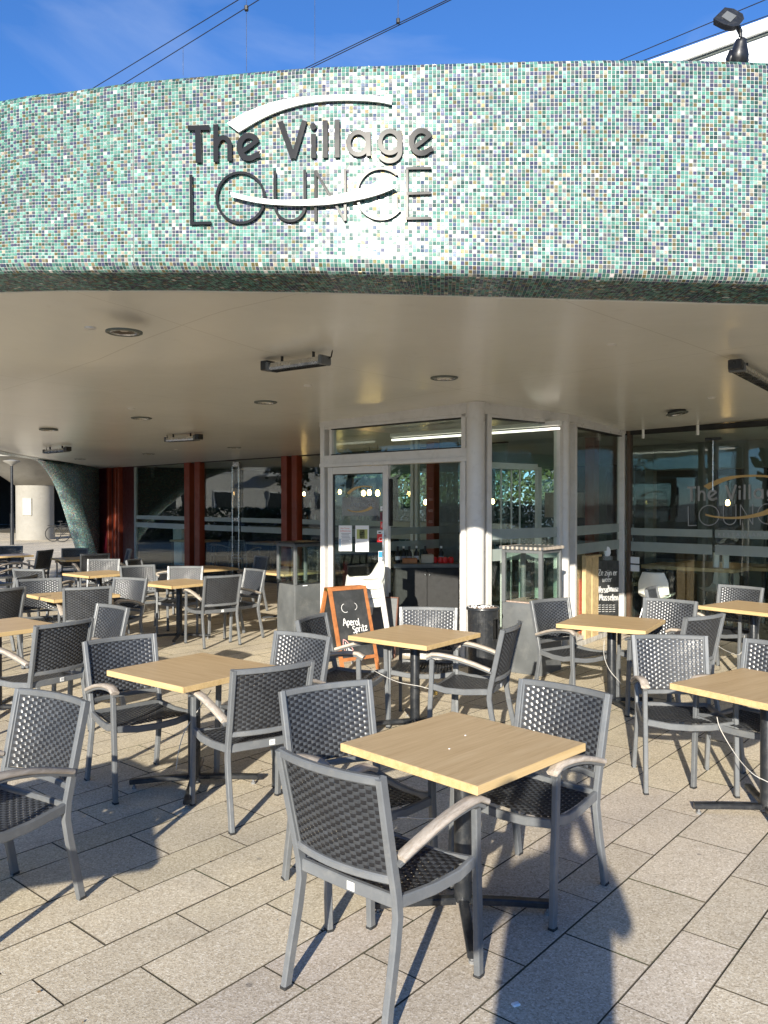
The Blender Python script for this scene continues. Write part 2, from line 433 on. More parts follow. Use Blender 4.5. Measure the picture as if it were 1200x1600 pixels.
M['gold'] = paint('gold_film', (.50, .33, .13), .45, .1, .06)
M['film'] = paint('grey_film', (.30, .305, .31), .5, 0, .05)
M['concrete'] = paint('pale_concrete', (.29, .275, .24), .85, 0, .12, 1.2, .2, 60, dirt=((.22, .2, .17), 2.5, .5))
M['plastic_white'] = paint('cream_plastic', (.72, .73, .66), .38, 0, .03, 3)
M['orange_wood'] = paint('orange_stained_wood', (.40, .15, .05), .55, 0, .3, 12)
M['board'] = paint('chalkboard', (.035, .037, .038), .55, 0, .25, 6, dirt=((.12, .12, .12), 5, .5))
M['chalk'] = paint('chalk_white', (.82, .82, .80), .8, 0, .04)
M['chalk_pink'] = paint('chalk_pink', (.72, .38, .36), .8)
M['pedestal'] = paint('dark_grey_steel_plate', (.105, .112, .115), .5, 0, .25, 3, .05, 150, dirt=((.2, .2, .19), 5, .5))
M['ash'] = paint('ash_sand', (.36, .27, .22), .95, 0, .5, 60, .6, 200)
M['red'] = paint('signal_red', (.62, .02, .018), .4)
M['pine'] = paint('raw_pine', (.55, .40, .20), .6, 0, .2, 12)
M['paper'] = paint('paper_white', (.78, .79, .80), .6, 0, .03)
M['ink'] = paint('ink_dark', (.03, .03, .035), .6)
M['ink_grey'] = paint('ink_grey', (.28, .29, .32), .6)
M['blue'] = paint('sticker_blue', (.05, .28, .52), .5)
M['yellow_green'] = paint('poster_green', (.42, .45, .16), .6)
M['brass'] = paint('brass', (.55, .38, .12), .3, 1.0)
M['cable'] = paint('white_cable', (.50, .48, .44), .5)
M['bulb'] = emit('warm_bulb', (1.0, .58, .2), 16)
M['shade'] = paint('linen_shade', (.42, .38, .32), .8)
M['bark'] = paint('bark', (.10, .08, .06), .9, 0, .3, 10)
M['leaf'] = paint('leaf_green', (.055, .085, .028), .7, 0, .5, 3, kind='World')
M['bird'] = paint('black_feather', (.012, .013, .016), .4, 0, .3, 30)
M['bird_grey'] = paint('grey_nape_feather', (.07, .075, .085), .6, 0, .3, 60)
M['facade'] = paint('pale_render', (.62, .60, .55), .8, 0, .06, 1)
M['brick'] = paint('brown_brick', (.24, .14, .10), .85, 0, .2, 5)
M['car_white'] = paint('car_paint_white', (.75, .75, .75), .2, 0, .02, coat=.6)
M['car_grey'] = paint('car_paint_grey', (.16, .17, .18), .2, .4, .02, coat=.6)
M['car_glass'] = paint('car_glass', (.015, .018, .02), .06)
M['rubber'] = paint('rubber', (.02, .02, .02), .8)
M['skin'] = paint('skin', (.50, .33, .25), .5)
M['coat'] = paint('navy_coat', (.03, .035, .06), .8, 0, .2, 20)
M['hair'] = paint('brown_hair', (.05, .03, .02), .6)
# ================================================================== GROUND
UA = Vector((.645, .764)); VA = Vector((.764, -.645))        # along the rows / across the rows
def uv2xy(u, v): return (UA.x * u + VA.x * v, UA.y * u + VA.y * v)
mb = MB(); mb.add([(-400, -400, -.02), (400, -400, -.02), (400, 400, -.02), (-400, 400, -.02)], [(0, 1, 2, 3)])
ground = prop(mb.build('ground', M['street']), kind='structure')
mb = MB(); mb.add([(-24, -14, -.0042), (24, -14, -.0042), (24, 52, -.0042), (-24, 52, -.0042)], [(0, 1, 2, 3)])
paving = prop(mb.build('pavement', M['joint']), kind='structure')
widths = [.28, .233, .35, .23, .305, .225, .355, .225]     # row widths from v=-3.153
vpos = []; v = -3.153
pv = [v]
for w in widths: v += w; pv.append(v)
rows = []
period = sum(widths)
for k in range(-22, 22):
    base = -3.153 + k * period
    x = base
    for i, w in enumerate(widths): rows.append((x, x + w, k * 8 + i)); x += w
def in_porch(x, y):
    # the slabs stop at the threshold of the glass line
    return y > 8.75 and (x + y) > 9.6 and (y - x) > 7.7 and (y + 1.02 * x) > 9.55 and y > 8.75 and x > -1.2 and not (y + 1.02 * x < 14.4 and x > 3.4)
slabs = []
for v0, v1, ri in rows:
    off = .46 if ri % 2 == 0 else .15
    off += random.uniform(-.02, .02)
    vm = (v0 + v1) / 2
    for ui in range(-30, 90):
        u0 = off + ui * .625; u1 = u0 + .625
        x, y = uv2xy((u0 + u1) / 2, vm)
        if y < -8 or y > 46 or x > .5 * max(y, 0) + 5.5 or x < min(-.5 * y - 5.5, -20 if 4 < y < 42 else 0): continue
        slabs.append((u0, u1, v0, v1, x, y, ri))
def slab_tone(v, x, y, rnd):
    if v < -2.29 or y > 5.0: base = (1.04, 1.01, .93)
    elif v < -1.5: base = (.98, .95, .95)
    else: base = (1.02, .99, .965)
    k = 1 + (rnd - .5) * .15
    return (base[0] * k, base[1] * k, base[2] * k * (1 + (rnd * 7 % 1 - .5) * .06), 1)
def in_view(x, y):
    return y > 2.45 and abs(x) < .49 * y + .3
slabs.sort(key=lambda s: (0 if in_view(s[4], s[5]) else 1, s[5]))
def slab_geom(mb, u0, u1, v0, v1, g=.0026, b=.0014):
    h = random.uniform(-.0008, .0008); tilt = random.uniform(-.0008, .0008)
    a = [(u0 + g, v0 + g), (u1 - g, v0 + g), (u1 - g, v1 - g), (u0 + g, v1 - g)]
    c = [(u0 + g + b, v0 + g + b), (u1 - g - b, v0 + g + b), (u1 - g - b, v1 - g - b), (u0 + g + b, v1 - g - b)]
    vs = [(*uv2xy(*p), -.03) for p in a] + [(*uv2xy(*p), h - .0010) for p in a] + [(*uv2xy(*p), h + (tilt if i in (0, 3) else -tilt)) for i, p in enumerate(c)]
    mb.m = 0; mb.add(vs, [(11, 10, 9, 8)]); n0 = len(mb.v) - 12
    fs = []
    for i in range(4):
        j = (i + 1) % 4; fs += [(i, j, 4 + j, 4 + i), (4 + i, 4 + j, 8 + j, 8 + i)]
    # v axis is right-handed flipped: reverse winding so normals face up
    mb.m = 1; mb.f += [tuple(i + n0 for i in reversed(f)) for f in fs]; mb.mi += [1] * len(fs)
def set_tone(me, tones, per=9):
    at = me.color_attributes.new('tone', 'FLOAT_COLOR', 'CORNER')
    arr = np.repeat(np.array(tones, dtype=np.float32), 36, axis=0)    # 9 quads x 4 corners
    at.data.foreach_set('color', arr.ravel())
rest = MB(); rtone = []
for i, s in enumerate(slabs):
    tn = slab_tone((s[2] + s[3]) / 2, s[4], s[5], random.random())
    if i < 290:
        m1 = MB(); slab_geom(m1, *s[:4]); me = m1.mesh('paving_slab', [M['slab'], M['joint']]); set_tone(me, [tn])
        addmesh('paving_slab', me, paving)
    else:
        slab_geom(rest, *s[:4]); rtone.append(tn)
me = rest.mesh('paving_slabs', [M['slab'], M['joint']]); set_tone(me, rtone)
o = addmesh('paving_slabs', me, paving); o['kind'] = 'stuff'

# ================================================================== CANOPY OUTLINE
def cr(P, n):
    "Catmull-Rom through P (tuples), n points per span"
    out = []; P = [np.array(p, float) for p in P]
    for i in range(len(P) - 1):
        p0 = P[i - 1] if i > 0 else 2 * P[i] - P[i + 1]; p1 = P[i]; p2 = P[i + 1]; p3 = P[i + 2] if i + 2 < len(P) else 2 * P[i + 1] - P[i]
        for k in range(n):
            t = k / n
            out.append(.5 * ((2 * p1) + (-p0 + p2) * t + (2 * p0 - 5 * p1 + 4 * p2 - p3) * t * t + (-p0 + 3 * p1 - 3 * p2 + p3) * t ** 3))
    out.append(P[-1]); return out
ctrl = [(0, 4.62, 428, 160), (100, 4.51, 427, 146), (210, 4.42, 426, 131), (350, 4.30, 427, 119), (490, 4.21, 428, 108), (600, 4.16, 430, 105),
        (700, 4.13, 432, 102), (900, 4.09, 437, 97), (1050, 4.08, 441, 97), (1200, 4.08, 445, 101)]
pts = []
for px, Y, yb, yt in ctrl:
    pts.append(((px - 600) / FPX * Y, Y, zat(yb, Y + .04), zat(yt, Y + .05)))
left_ext = [(-8.75, 22.6, 2.80, 3.8), (-8.45, 19.2, 2.78, 3.8), (-8.0, 16.0, 2.76, 3.7), (-7.5, 12.8, 2.84, 3.72), (-7.2, 9.8, 2.95, 3.8), (-6.4, 7.2, 3.05, 3.85), (-5.1, 5.65, 3.12, 3.9), (-3.5, 4.99, 3.12, 3.98)]
right_ext = [(3.0, 4.14, 2.85, 3.96), (4.4, 4.35, 2.84, 3.95), (7.0, 5.1, 2.84, 3.95), (10.0, 6.8, 2.84, 3.95), (13.0, 10.5, 2.84, 3.95), (14.0, 16, 2.84, 3.95), (14, 24, 2.84, 3.95)]
outline = cr(left_ext + pts + right_ext, 24)
OL = np.array(outline)
seg = np.linalg.norm(np.diff(OL[:, :2], axis=0), axis=1); S = np.concatenate([[0], np.cumsum(seg)])
def ol(s):
    p = np.array([np.interp(s, S, OL[:, k]) for k in range(4)])
    d = .06
    a = np.array([np.interp(s - d, S, OL[:, k]) for k in range(2)]); b = np.array([np.interp(s + d, S, OL[:, k]) for k in range(2)])
    t = (b - a) / np.linalg.norm(b - a); return p, np.array([t[1], -t[0]])        # outward normal
# profile rows: (inward offset, kind, param)
UND, LIP, TOP, TB = .42, .07, .05, .14
def profile(zb, zt, nface=50):
    pr = []
    for i in range(18): pr.append((UND - (UND - LIP) * i / 17, zb))
    for i in range(1, 6):
        a = math.pi / 2 * i / 5; pr.append((LIP - LIP * math.sin(a), zb + LIP - LIP * math.cos(a)))
    for i in range(1, nface + 1): pr.append((0, zb + LIP + (zt - TOP - zb - LIP) * i / nface))
    for i in range(1, 5):
        a = math.pi / 2 * i / 4; pr.append((TOP - TOP * math.cos(a), zt - TOP + TOP * math.sin(a)))
    for i in range(1, 5): pr.append((TOP + (TB - TOP) * i / 4, zt))
    return np.array(pr)
BO = Vector((2.0, 12.0, 0)); BL = tuple(-BO)
pav = thing('restaurant_pavilion', 'curved restaurant pavilion with mosaic fascia, cream soffit and glass fronts', 'building', BO)
s_lo = np.interp(-3.1, OL[:, 0], S); s_hi = np.interp(3.1, OL[:, 0], S)
PITCHT = .0205
ncol = int((s_hi - s_lo) / PITCHT)
cols = np.linspace(s_lo, s_hi, ncol + 1)
pos = []
for s in cols:
    p, n = ol(s); pr = profile(p[2], p[3])
    pos.append(np.stack([p[0] - n[0] * pr[:, 0], p[1] - n[1] * pr[:, 0], pr[:, 1]], 1))
pos = np.array(pos)                                  # (ncol+1, nrow+1, 3)
A = pos[:-1, :-1]; B = pos[1:, :-1]; C = pos[1:, 1:]; D = pos[:-1, 1:]
ctr = (A + B + C + D) / 4
nrm = np.cross(B - A, D - A); nrm /= np.linalg.norm(nrm, axis=2, keepdims=True)
eu = B - A; eu /= np.linalg.norm(eu, axis=2, keepdims=True); ev = np.cross(nrm, eu)
NC, NR = ctr.shape[:2]; NT = NC * NR
sig = .036
tu = rng.normal(0, sig, (NC, NR, 1)); tv = rng.normal(0, sig, (NC, NR, 1))
lift = .0008 + rng.uniform(-.0003, .0004, (NC, NR, 1))
k = .86 + rng.uniform(-.02, .02, (NC, NR, 1)); rot = rng.normal(0, .02, (NC, NR, 1))
verts = []
for q in (A, B, C, D):
    d = (q - ctr) * k
    du = (d * eu).sum(2, keepdims=True); dv = (d * ev).sum(2, keepdims=True)
    du, dv = du - rot * dv, (dv + rot * du) * .95
    verts.append(ctr + eu * du + ev * dv + nrm * (lift + du * tu + dv * tv))
base = [ctr + (q - ctr) * k - nrm * .0006 for q in (A, B, C, D)]
# drop a few hundred tiles at the panel joints and where the mosaic has chipped
keep = np.ones((NC, NR), bool)
for pxs in (210, 907):
    Xs = (pxs - 600) / FPX * (4.42 if pxs < 600 else 4.09); ic = int(np.argmin(abs(ctr[:, 30, 0] - Xs)))
    jointcol = ic
chip = rng.random((NC, NR)) < .0040
keep &= ~chip
V8 = np.stack(verts + base, 2).reshape(NT, 8, 3)[keep.ravel()]
nT = len(V8)
fl = np.array([[0, 1, 2, 3], [4, 5, 1, 0], [5, 6, 2, 1], [6, 7, 3, 2], [7, 4, 0, 3]])
F = (np.arange(nT)[:, None, None] * 8 + fl[None]).reshape(-1, 4)
me = bpy.data.meshes.new('mosaic_tiles')
me.vertices.add(nT * 8); me.vertices.foreach_set('co', V8.reshape(-1).astype(np.float32))
me.loops.add(F.size); me.loops.foreach_set('vertex_index', F.ravel().astype(np.int32))
me.polygons.add(len(F)); me.polygons.foreach_set('loop_start', (np.arange(len(F)) * 4).astype(np.int32))
me.materials.append(M['mosaic']); me.polygons.foreach_set('use_smooth', np.zeros(len(F), bool)); me.update(calc_edges=True)
pal = np.array([(.070, .205, .17, 0), (.035, .12, .105, 0), (.12, .29, .245, 0), (.025, .065, .062, .1), (.045, .075, .125, .2), (.06, .07, .125, .2), (.075, .085, .11, .2),
                (.16, .135, .06, .5), (.24, .205, .12, .4), (.20, .34, .31, 0), (.38, .34, .26, .2), (.60, .59, .55, 0), (.13, .14, .14, .3)])
w0 = np.array([.21, .14, .10, .08, .10, .09, .07, .055, .03, .045, .022, .006, .04]); w0 /= w0.sum()
idx = rng.choice(len(pal), NT, p=w0)
X = ctr[..., 0].ravel()
# the left end holds fewer blues and more pale turquoise than the right
sw = (rng.random(NT) < .35) & (X < -.6) & np.isin(idx, [4, 3]); idx[sw] = 2
tint = pal[idx].copy(); tint[:, :3] *= .86 * rng.uniform(.82, 1.16, (NT, 1)) * (1 + .10 * np.sin(ctr[..., 0].ravel() * 2.1 + 1)[:, None] * np.sin(ctr[..., 2].ravel() * 5.0)[:, None]) * rng.uniform(.93, 1.07, (NT, 3))
lum = tint[:, :3].mean(1, keepdims=True); tint[:, :3] = (tint[:, :3] * .88 + (lum * .6 + .055) * .12) * 1.08
tint = tint[keep.ravel()]
ca = me.color_attributes.new('tint', 'FLOAT_COLOR', 'CORNER')
ca.data.foreach_set('color', np.repeat(tint, 20, axis=0).astype(np.float32).ravel())
o = addmesh('mosaic_tiles', me, pav, BL); o['kind'] = 'stuff'
# grout bed behind the tiles and the mosaic surface of the rest of the rim (finer than the eye resolves)
def rim(s0, s1, n, off, mat, name, uvs=False):
    ss = np.linspace(s0, s1, n); P = []; UV = []
    for s in ss:
        p, nn = ol(s); pr = profile(p[2], p[3], 6); a = pr[:, 0] + 0
        d = np.concatenate([[0], np.cumsum(np.linalg.norm(np.diff(pr, axis=0), axis=1))])
        # push the bed a hair under the surface
        cz = (p[2] + p[3]) / 2
        zz = pr[:, 1] + np.where(pr[:, 1] < p[2] + .002, off, np.where(pr[:, 1] > p[3] - .002, -off, 0))
        a = np.where(a < UND - .001, a + off * (a < .02), a)
        P.append([(p[0] - nn[0] * a_, p[1] - nn[1] * a_, z_) for a_, z_ in zip(a, zz)]); UV.append([(s, q) for q in d])
    m = MB().grid(P); me = m.mesh(name, mat, 50)
    uvl = me.uv_layers.new(name='UVMap'); flat = [q for r in UV for q in r]
    lp = np.zeros(len(me.loops), dtype=np.int32); me.loops.foreach_get('vertex_index', lp)
    uvl.data.foreach_set('uv', np.array(flat, dtype=np.float32)[lp].ravel())
    return addmesh(name, me, pav, BL)
rim(s_lo, s_hi, 160, .0015, M['grout'], 'grout_bed')
rim(0, s_lo, 160, 0, M['mosaic_far'], 'mosaic_rim')
rim(s_hi, S[-1], 120, 0, M['mosaic_far'], 'mosaic_rim')
# raised joint beads at the panel joints of the fascia
for pxs, Yj in ((210, 4.42), (907, 4.09)):
    Xs = (pxs - 600) / FPX * Yj; sj = np.interp(Xs, OL[:, 0], S); p, n = ol(sj); pr = profile(p[2], p[3], 6)[17:]
    MB().bar([(p[0] - n[0] * (a - .002), p[1] - n[1] * (a - .002), z) for a, z in pr], .004, .004, .001, up=(1, 0.3, 0)).build('joint_bead', M['concrete'], pav, BL)

# ------------------------------------------------------------------ soffit and roof
def zc(Y): return float(np.interp(Y, [5.0, 8.5, 11, 40], [2.91, 2.82, 2.73, 2.73]))
def ceil_z(x, y, d=9, ze=2.9):
    w = min(1, d / 1.6); w = w * w * (3 - 2 * w); return ze * (1 - w) + zc(y) * w
P = []; Q = []
ss = np.linspace(0, S[-1], 220)
for s in ss:
    p, n = ol(s); fs_ = s / S[-1]; far = (np.interp(fs_, [0, .3, .62, 1], [-8.6, -1.0, 10.3, 15.2]), np.interp(fs_, [0, .3, .62, 1], [25.6, 28.6, 19.6, 15.5]))
    row = []; rq = []
    L = math.hypot(far[0] - p[0], far[1] - p[1])
    inx, iny = p[0] - n[0] * UND, p[1] - n[1] * UND
    for t in list(np.linspace(0, .08, 5)) + list(np.linspace(.12, 1, 18)):
        x = inx + (far[0] - inx) * t; y = iny + (far[1] - iny) * t
        row.append((x, y, ceil_z(x, y, t * L, p[2] + .002)))
    for t in (0, .3, 1): rq.append((p[0] - n[0] * TB + (far[0] - p[0]) * t, p[1] - n[1] * TB + (far[1] - p[1]) * t, p[3] - .001 - .1 * (t > 0)))
    P.append(row[::-1]); Q.append(rq)
MB().grid(P).build('soffit', M['ceiling'], pav, BL, smooth=True)
MB().grid(Q).build('roof', M['roof'], pav, BL)
# thin cream trim where the soffit meets the mosaic
tr = []
for s in np.linspace(2, S[-1] - 2, 200):
    p, n = ol(s); tr.append((p[0] - n[0] * (UND + .008), p[1] - n[1] * (UND + .008), p[2] - .002))
MB().bar(tr, .022, .014, .003).build('edge_trim', M['ceiling'], pav, BL)

def hit_ceiling(px, py):
    z = 2.85
    for _ in range(12):
        g = G(px, py, z)
        # distance from rim along view
        z = .5 * z + .5 * ceil_z(g.x, g.y, max(0, g.y - 4.55) if g.x > -2.5 else 3, 2.93)
    return G(px, py, z)

# ------------------------------------------------------------------ plan of the glass fronts
P0 = G(505, 653, 2.82).xy; P1 = G(743, 628, 2.82).xy; P2 = G(881, 646, 2.80).xy; P3 = G(973, 675, 2.73).xy
W0 = Vector((-6.8, 21.9)); WA = Vector((-1.3, 16.3)); WD = (WA - W0).normalized()
WR = Vector((4.69, 9.78)); WRD = (WR - P3).normalized()
def on(pa, pb, px):
    "where the sight line at px crosses the plan line pa-pb"
    k = (px - 600) / FPX; d = pb - pa
    t = (k * pa.y - pa.x) / (d.x - k * d.y); return pa + d * t
def panel(pa, pb, z0, z1, th, mat, name, parent, off=0.0, b=.002, label=None, sub=None):
    "upright panel between two plan points"
    d = pb - pa; L = d.length; ang = math.atan2(d.y, d.x); n = Vector((d.y, -d.x)).normalized()
    c = (pa + pb) / 2 + n * off
    m = MB().bbox((c.x, c.y, (z0 + z1) / 2), (L, th, z1 - z0), b, ang)
    return m.build(name, mat, parent, (0, 0, 0) if sub else BL, label=label)
def pane(pa, pb, z0, z1, bands=True, parent=None, bz=((1.30, 1.40), (1.08, 1.21))):
    o = panel(pa, pb, z0, z1, .01, M['glass'], 'glass_pane', parent or pav, sub=bool(parent), b=.0005)
    if bands:
        for a, b_ in bz: panel(pa + (pb - pa) * .004, pb - (pb - pa) * .004, a, b_, .002, M['frost'], 'frosted_band', o, off=.008, sub=1, b=.0004)
    return o
# ---- left front: columns and panes from the mosaic leg to the porch
WB = Vector((1.99, 12.94))
def wl(px): return on(W0, WA, px)
wz = 2.74
EZ = [(155.5, 172, 'maroon_panel', M['maroon']), (172, 177, 'dark_red_panel', M['dark_red']), (193, 211, 'dark_red_panel', M['dark_red'])]
for a, b_, nme, m in EZ: panel(wl(a), wl(b_), 0, wz, .05, m, nme, pav)
def column(px, w, px2=None, front=.05, line=None, mat=None):
    pa = wl(px) if line is None else line(px); d = WD if line is None else WRD
    n = Vector((d.y, -d.x))
    if n.y > 0: n = -n
    c = pa + n * front
    return MB().bbox((c.x, c.y, wz / 2), (w, .16, wz), .012, math.atan2(d.y, d.x)).build('red_column', mat or M['red_col'], pav, BL)
column(174.5, .10); column(183, .13, front=.0); column(191, .09)
pane(wl(212.5), wl(290), .02, wz)
panel(wl(211), wl(213.5), .0, wz, .06, M['frost'], 'edge_profile', pav)
column(297, .24, front=.02); column(313, .22, front=.02)
panel(wl(304), wl(307), 0, wz, .03, M['dark_red'], 'dark_red_panel', pav)
pane(wl(320), wl(365.5), .02, wz); pane(wl(366.5), wl(375.5), .02, wz); pane(wl(376.5), wl(440), .02, wz)
for px in (366, 376):
    c = wl(px) - Vector((.7, .72)) * .05
    MB().tube([(c.x, c.y, .08), (c.x, c.y, 2.6)], .013, 8).build('door_pull', M['steel'], pav, BL)
c = wl(371)
MB().bbox((c.x - .02, c.y - .02, 2.62), (.22, .05, .10), .004, math.atan2(WD.y, WD.x)).build('patch_fitting', M['steel'], pav, BL)
MB().bbox((c.x - .02, c.y - .02, 1.36), (.16, .05, .07), .004, math.atan2(WD.y, WD.x)).build('door_lock', M['steel'], pav, BL)
column(449, .19, front=.02); column(465, .17, front=.02)
pane(wl(472), WB, .02, wz)
panel(W0, WB, wz - .03, wz + .02, .06, M['gasket'], 'head_channel', pav, off=.0)
panel(W0, WB, 0, .03, .07, M['gasket'], 'sill_channel', pav, off=.0)
# ---- right front
def wr(px): return on(P3, WR, px)
WE = P3 + WRD * 7.5
pane(P3 + WRD * .02, wr(1114), .04, wz - .05); pane(wr(1115), WE, .04, wz - .05)
panel(P3, WE, wz - .06, wz + .01, .07, M['gasket'], 'head_channel', pav); panel(P3, WE, 0, .04, .07, M['gasket'], 'sill_channel', pav)
c = wr(984); MB().bbox((c.x, c.y, wz / 2), (.045, .09, wz), .003, math.atan2(WRD.y, WRD.x)).build('brown_mullion', paint('brown_anodised', (.09, .055, .035), .4), pav, BL)
for px in (1006, 1091):
    c = wr(px) - Vector((.7, .72)) * .03
    MB().bbox((c.x, c.y, wz - .05), (.03, .04, .14), .003).build('glass_clamp', M['white'], pav, BL)
c = wr(1115) + Vector((-.02, -.02))
MB().tube([(c.x, c.y, 1.9), (c.x, c.y, 2.55)], .008, 8).build('door_rod', M['steel'], pav, BL)
MB().bbox((c.x, c.y, 2.56), (.2, .04, .035), .003, math.atan2(WRD.y, WRD.x)).build('patch_fitting', M['black_metal'], pav, BL)
for z in (.955, .845):
    pa, pb = wr(983) , wr(1000)
    panel(pa, pb, z - .045, z + .045, .003, M['paper'], 'window_sticker', pav, off=.012, b=.0005)

# ---- porch
HZ = 2.815
def post(p, w, d, ang, mat=None, z1=None, z0=0, name='post', r=None):
    if r: return MB().lathe([(r, z0), (r, z1 or HZ)], 28, (p.x, p.y, 0)).build(name, mat or M['white_frame'], pav, BL, smooth=40)
    return MB().bbox((p.x, p.y, (z0 + (z1 or HZ)) / 2), (w, d, (z1 or HZ) - z0), .006, ang).build(name, mat or M['white_frame'], pav, BL)
dA = (P1 - P0).normalized(); aA = math.atan2(dA.y, dA.x)
dB = (P2 - P1).normalized(); aB = math.atan2(dB.y, dB.x)
dC = (P3 - P2).normalized(); aC = math.atan2(dC.y, dC.x)
def fa(px): return on(P0, P1, px)
def fb(px): return on(P1, P2, px)
def fc(px): return on(P2, P3, px)
post(fa(508.5), .075, .12, aA)
q = fa(743); post(Vector((q.x, q.y)), .15, .15, aA, r=.098)
MB().bbox((fa(728).x, fa(728).y, HZ / 2), (.06, .10, HZ), .004, aA).build('post', M['white_frame'], pav, BL)
MB().bbox((fb(760).x, fb(760).y, HZ / 2), (.07, .10, HZ), .004, aB).build('post', M['white_frame'], pav, BL)
post(P2, .13, .13, aB, r=.07)
MB().bbox((fb(872).x, fb(872).y, HZ / 2), (.06, .09, HZ), .004, aB).build('post', M['white_frame'], pav, BL)
MB().bbox((fc(895).x, fc(895).y, HZ / 2), (.06, .09, HZ), .004, aC).build('post', M['white_frame'], pav, BL)
post(fc(972), .12, .10, aC)
# head frames
for pa, pb in ((P0, P1), (P1, P2), (P2, P3)):
    panel(pa, pb, 2.70, HZ + .03, .13, M['white_frame'], 'head_frame', pav)
panel(P0, P1, 2.665, 2.70, .10, M['white_frame'], 'transom_frame', pav)
panel(P0, P1, 2.235, 2.335, .11, M['white_frame'], 'transom_bar', pav)
panel(P0, P1, 2.19, 2.235, .14, M['white_frame'], 'door_track', pav)
tp = pane(fa(521), fa(725), 2.345, 2.665, bands=False)
panel(fa(518), fa(522), 2.335, 2.67, .08, M['white_frame'], 'transom_frame', pav)
panel(fa(521), fa(725), 2.337, 2.349, .09, M['gasket'], 'gasket', pav)
panel(fa(521), fa(725), 2.655, 2.667, .09, M['gasket'], 'gasket', pav)
# threshold
for pa, pb in ((P0, P1), (P1, P2), (P2, P3)): panel(pa, pb, 0, .06, .16, M['white_frame'], 'threshold', pav)
# left door leaf
def leaf(pa, pb, z0, z1, fr, off, name='door', inner=None, kick=.12):
    d = (pb - pa); L = d.length; d.normalize(); n = Vector((d.y, -d.x)); ang = math.atan2(d.y, d.x)
    pa2 = pa + n * off; pb2 = pb + n * off
    def bx(m, a, b_, za, zb, th):
        c = (a + b_) / 2; return m.bbox((c.x, c.y, (za + zb) / 2), ((b_ - a).length, th, zb - za), .003, ang)
    m = MB()
    bx(m, pa2, pa2 + d * fr, z0, z1, .05); bx(m, pb2 - d * fr, pb2, z0, z1, .05)
    bx(m, pa2 + d * fr, pb2 - d * fr, z1 - fr, z1, .048); bx(m, pa2 + d * fr, pb2 - d * fr, z0, z0 + kick, .048)
    o = m.build(name, M['white_frame'], pav, BL)
    g = MB(); bx(g, pa2 + d * fr, pb2 - d * fr, z0 + kick, z1 - fr, .008); g = g.build('glass', M['glass'], o)
    k = MB(); t_ = .012
    bx(k, pa2 + d * fr, pa2 + d * (fr + t_), z0 + kick, z1 - fr, .03); bx(k, pb2 - d * (fr + t_), pb2 - d * fr, z0 + kick, z1 - fr, .03)
    bx(k, pa2 + d * fr, pb2 - d * fr, z1 - fr - t_, z1 - fr, .03)
    k.build('gasket', M['gasket'], o)
    return o, pa2, pb2, d, n
door, dpa, dpb, dd, dn = leaf(fa(517), fa(611), .07, 2.185, .085, .03)
hp = fa(607) + dn * .09
MB().tube([(hp.x, hp.y, .62), (hp.x, hp.y, 1.42)], .013, 10).tube([(hp.x, hp.y, .68), (hp.x - dn.x * .06, hp.y - dn.y * .06, .68)], .009).tube([(hp.x, hp.y, 1.36), (hp.x - dn.x * .06, hp.y - dn.y * .06, 1.36)], .009).build('handle', M['steel'], door)
hx = fa(613.5) + dn * .03
for z_, l_ in ((1.75, .55), (.45, .5)): MB().bbox((hx.x, hx.y, z_), (.02, .05, l_), .002, aA).build('brush_seal', M['gasket'], door)
door2, *_ = leaf(fa(716), fa(728), .07, 2.185, .02, -.05, kick=.06)
door2['label'] = 'sliding door leaf parked behind the round post'
# porch right side panes
def bandsz(): return ((1.345, 1.46), (1.11, 1.24))
pane(fb(757) + dB * .05, fb(874), .07, 2.70, parent=None, bz=bandsz())
pane(fc(894), fc(967), .07, 2.70, bz=bandsz())
for f, a, b_ in ((fb, 762, 871), (fc, 896, 967)):
    for z in (.07, 2.665): panel(f(a), f(b_), z, z + .04, .09, M['white_frame'], 'pane_frame', pav)
    panel(f(a), f(b_), 2.655, 2.666, .092, M['gasket'], 'gasket', pav)
# porch left side (seen from the side only)
PL = P0 + Vector((.7, .72)) * 3.9
pane(P0 + Vector((.05, .05)), PL, .07, 2.7, bands=True)

# ------------------------------------------------------------------ interior shell
back = MB()
nb = Vector((.714, .70))
m = MB(); m.add([(W0.x, W0.y, .012), (WB.x, WB.y, .012), (PL.x - .5, PL.y - .5, .012), (P0.x, P0.y, .012), (P1.x, P1.y, .012), (P2.x, P2.y, .012), (P3.x, P3.y, .012), (WE.x, WE.y, .012), (WE.x + 9, WE.y + 9, .012), (9, 28, .012), (W0.x + 7, W0.y + 7, .012)], [(0, 1, 2, 3, 4, 5, 6, 7, 8, 9, 10)])
prop(m.build('interior_floor', M['int_floor']), kind='structure')
def iwall(a, b_, mat, z1=2.9, th=.12): return panel(Vector(a), Vector(b_), 0, z1, th, mat, 'interior_wall', pav)
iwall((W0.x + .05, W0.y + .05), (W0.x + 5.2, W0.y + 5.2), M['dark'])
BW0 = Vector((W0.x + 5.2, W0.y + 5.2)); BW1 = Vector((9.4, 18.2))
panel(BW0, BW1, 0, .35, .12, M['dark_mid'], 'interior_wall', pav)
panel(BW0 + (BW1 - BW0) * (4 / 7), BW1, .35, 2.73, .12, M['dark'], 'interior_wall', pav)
for k in range(4):
    a_ = BW0 + (BW1 - BW0) * (k / 7); b_ = BW0 + (BW1 - BW0) * ((k + 1) / 7)
    pane(a_, b_, .35, 2.73, bands=False); panel(a_, a_ + (b_ - a_).normalized() * .09, .35, 2.73, .12, M['dark_mid'], 'rear_mullion', pav)
iwall((9.4, 18.2), (13.8, 13.8), M['dark']); iwall((13.8, 13.8), (WE.x, WE.y), M['dark'])
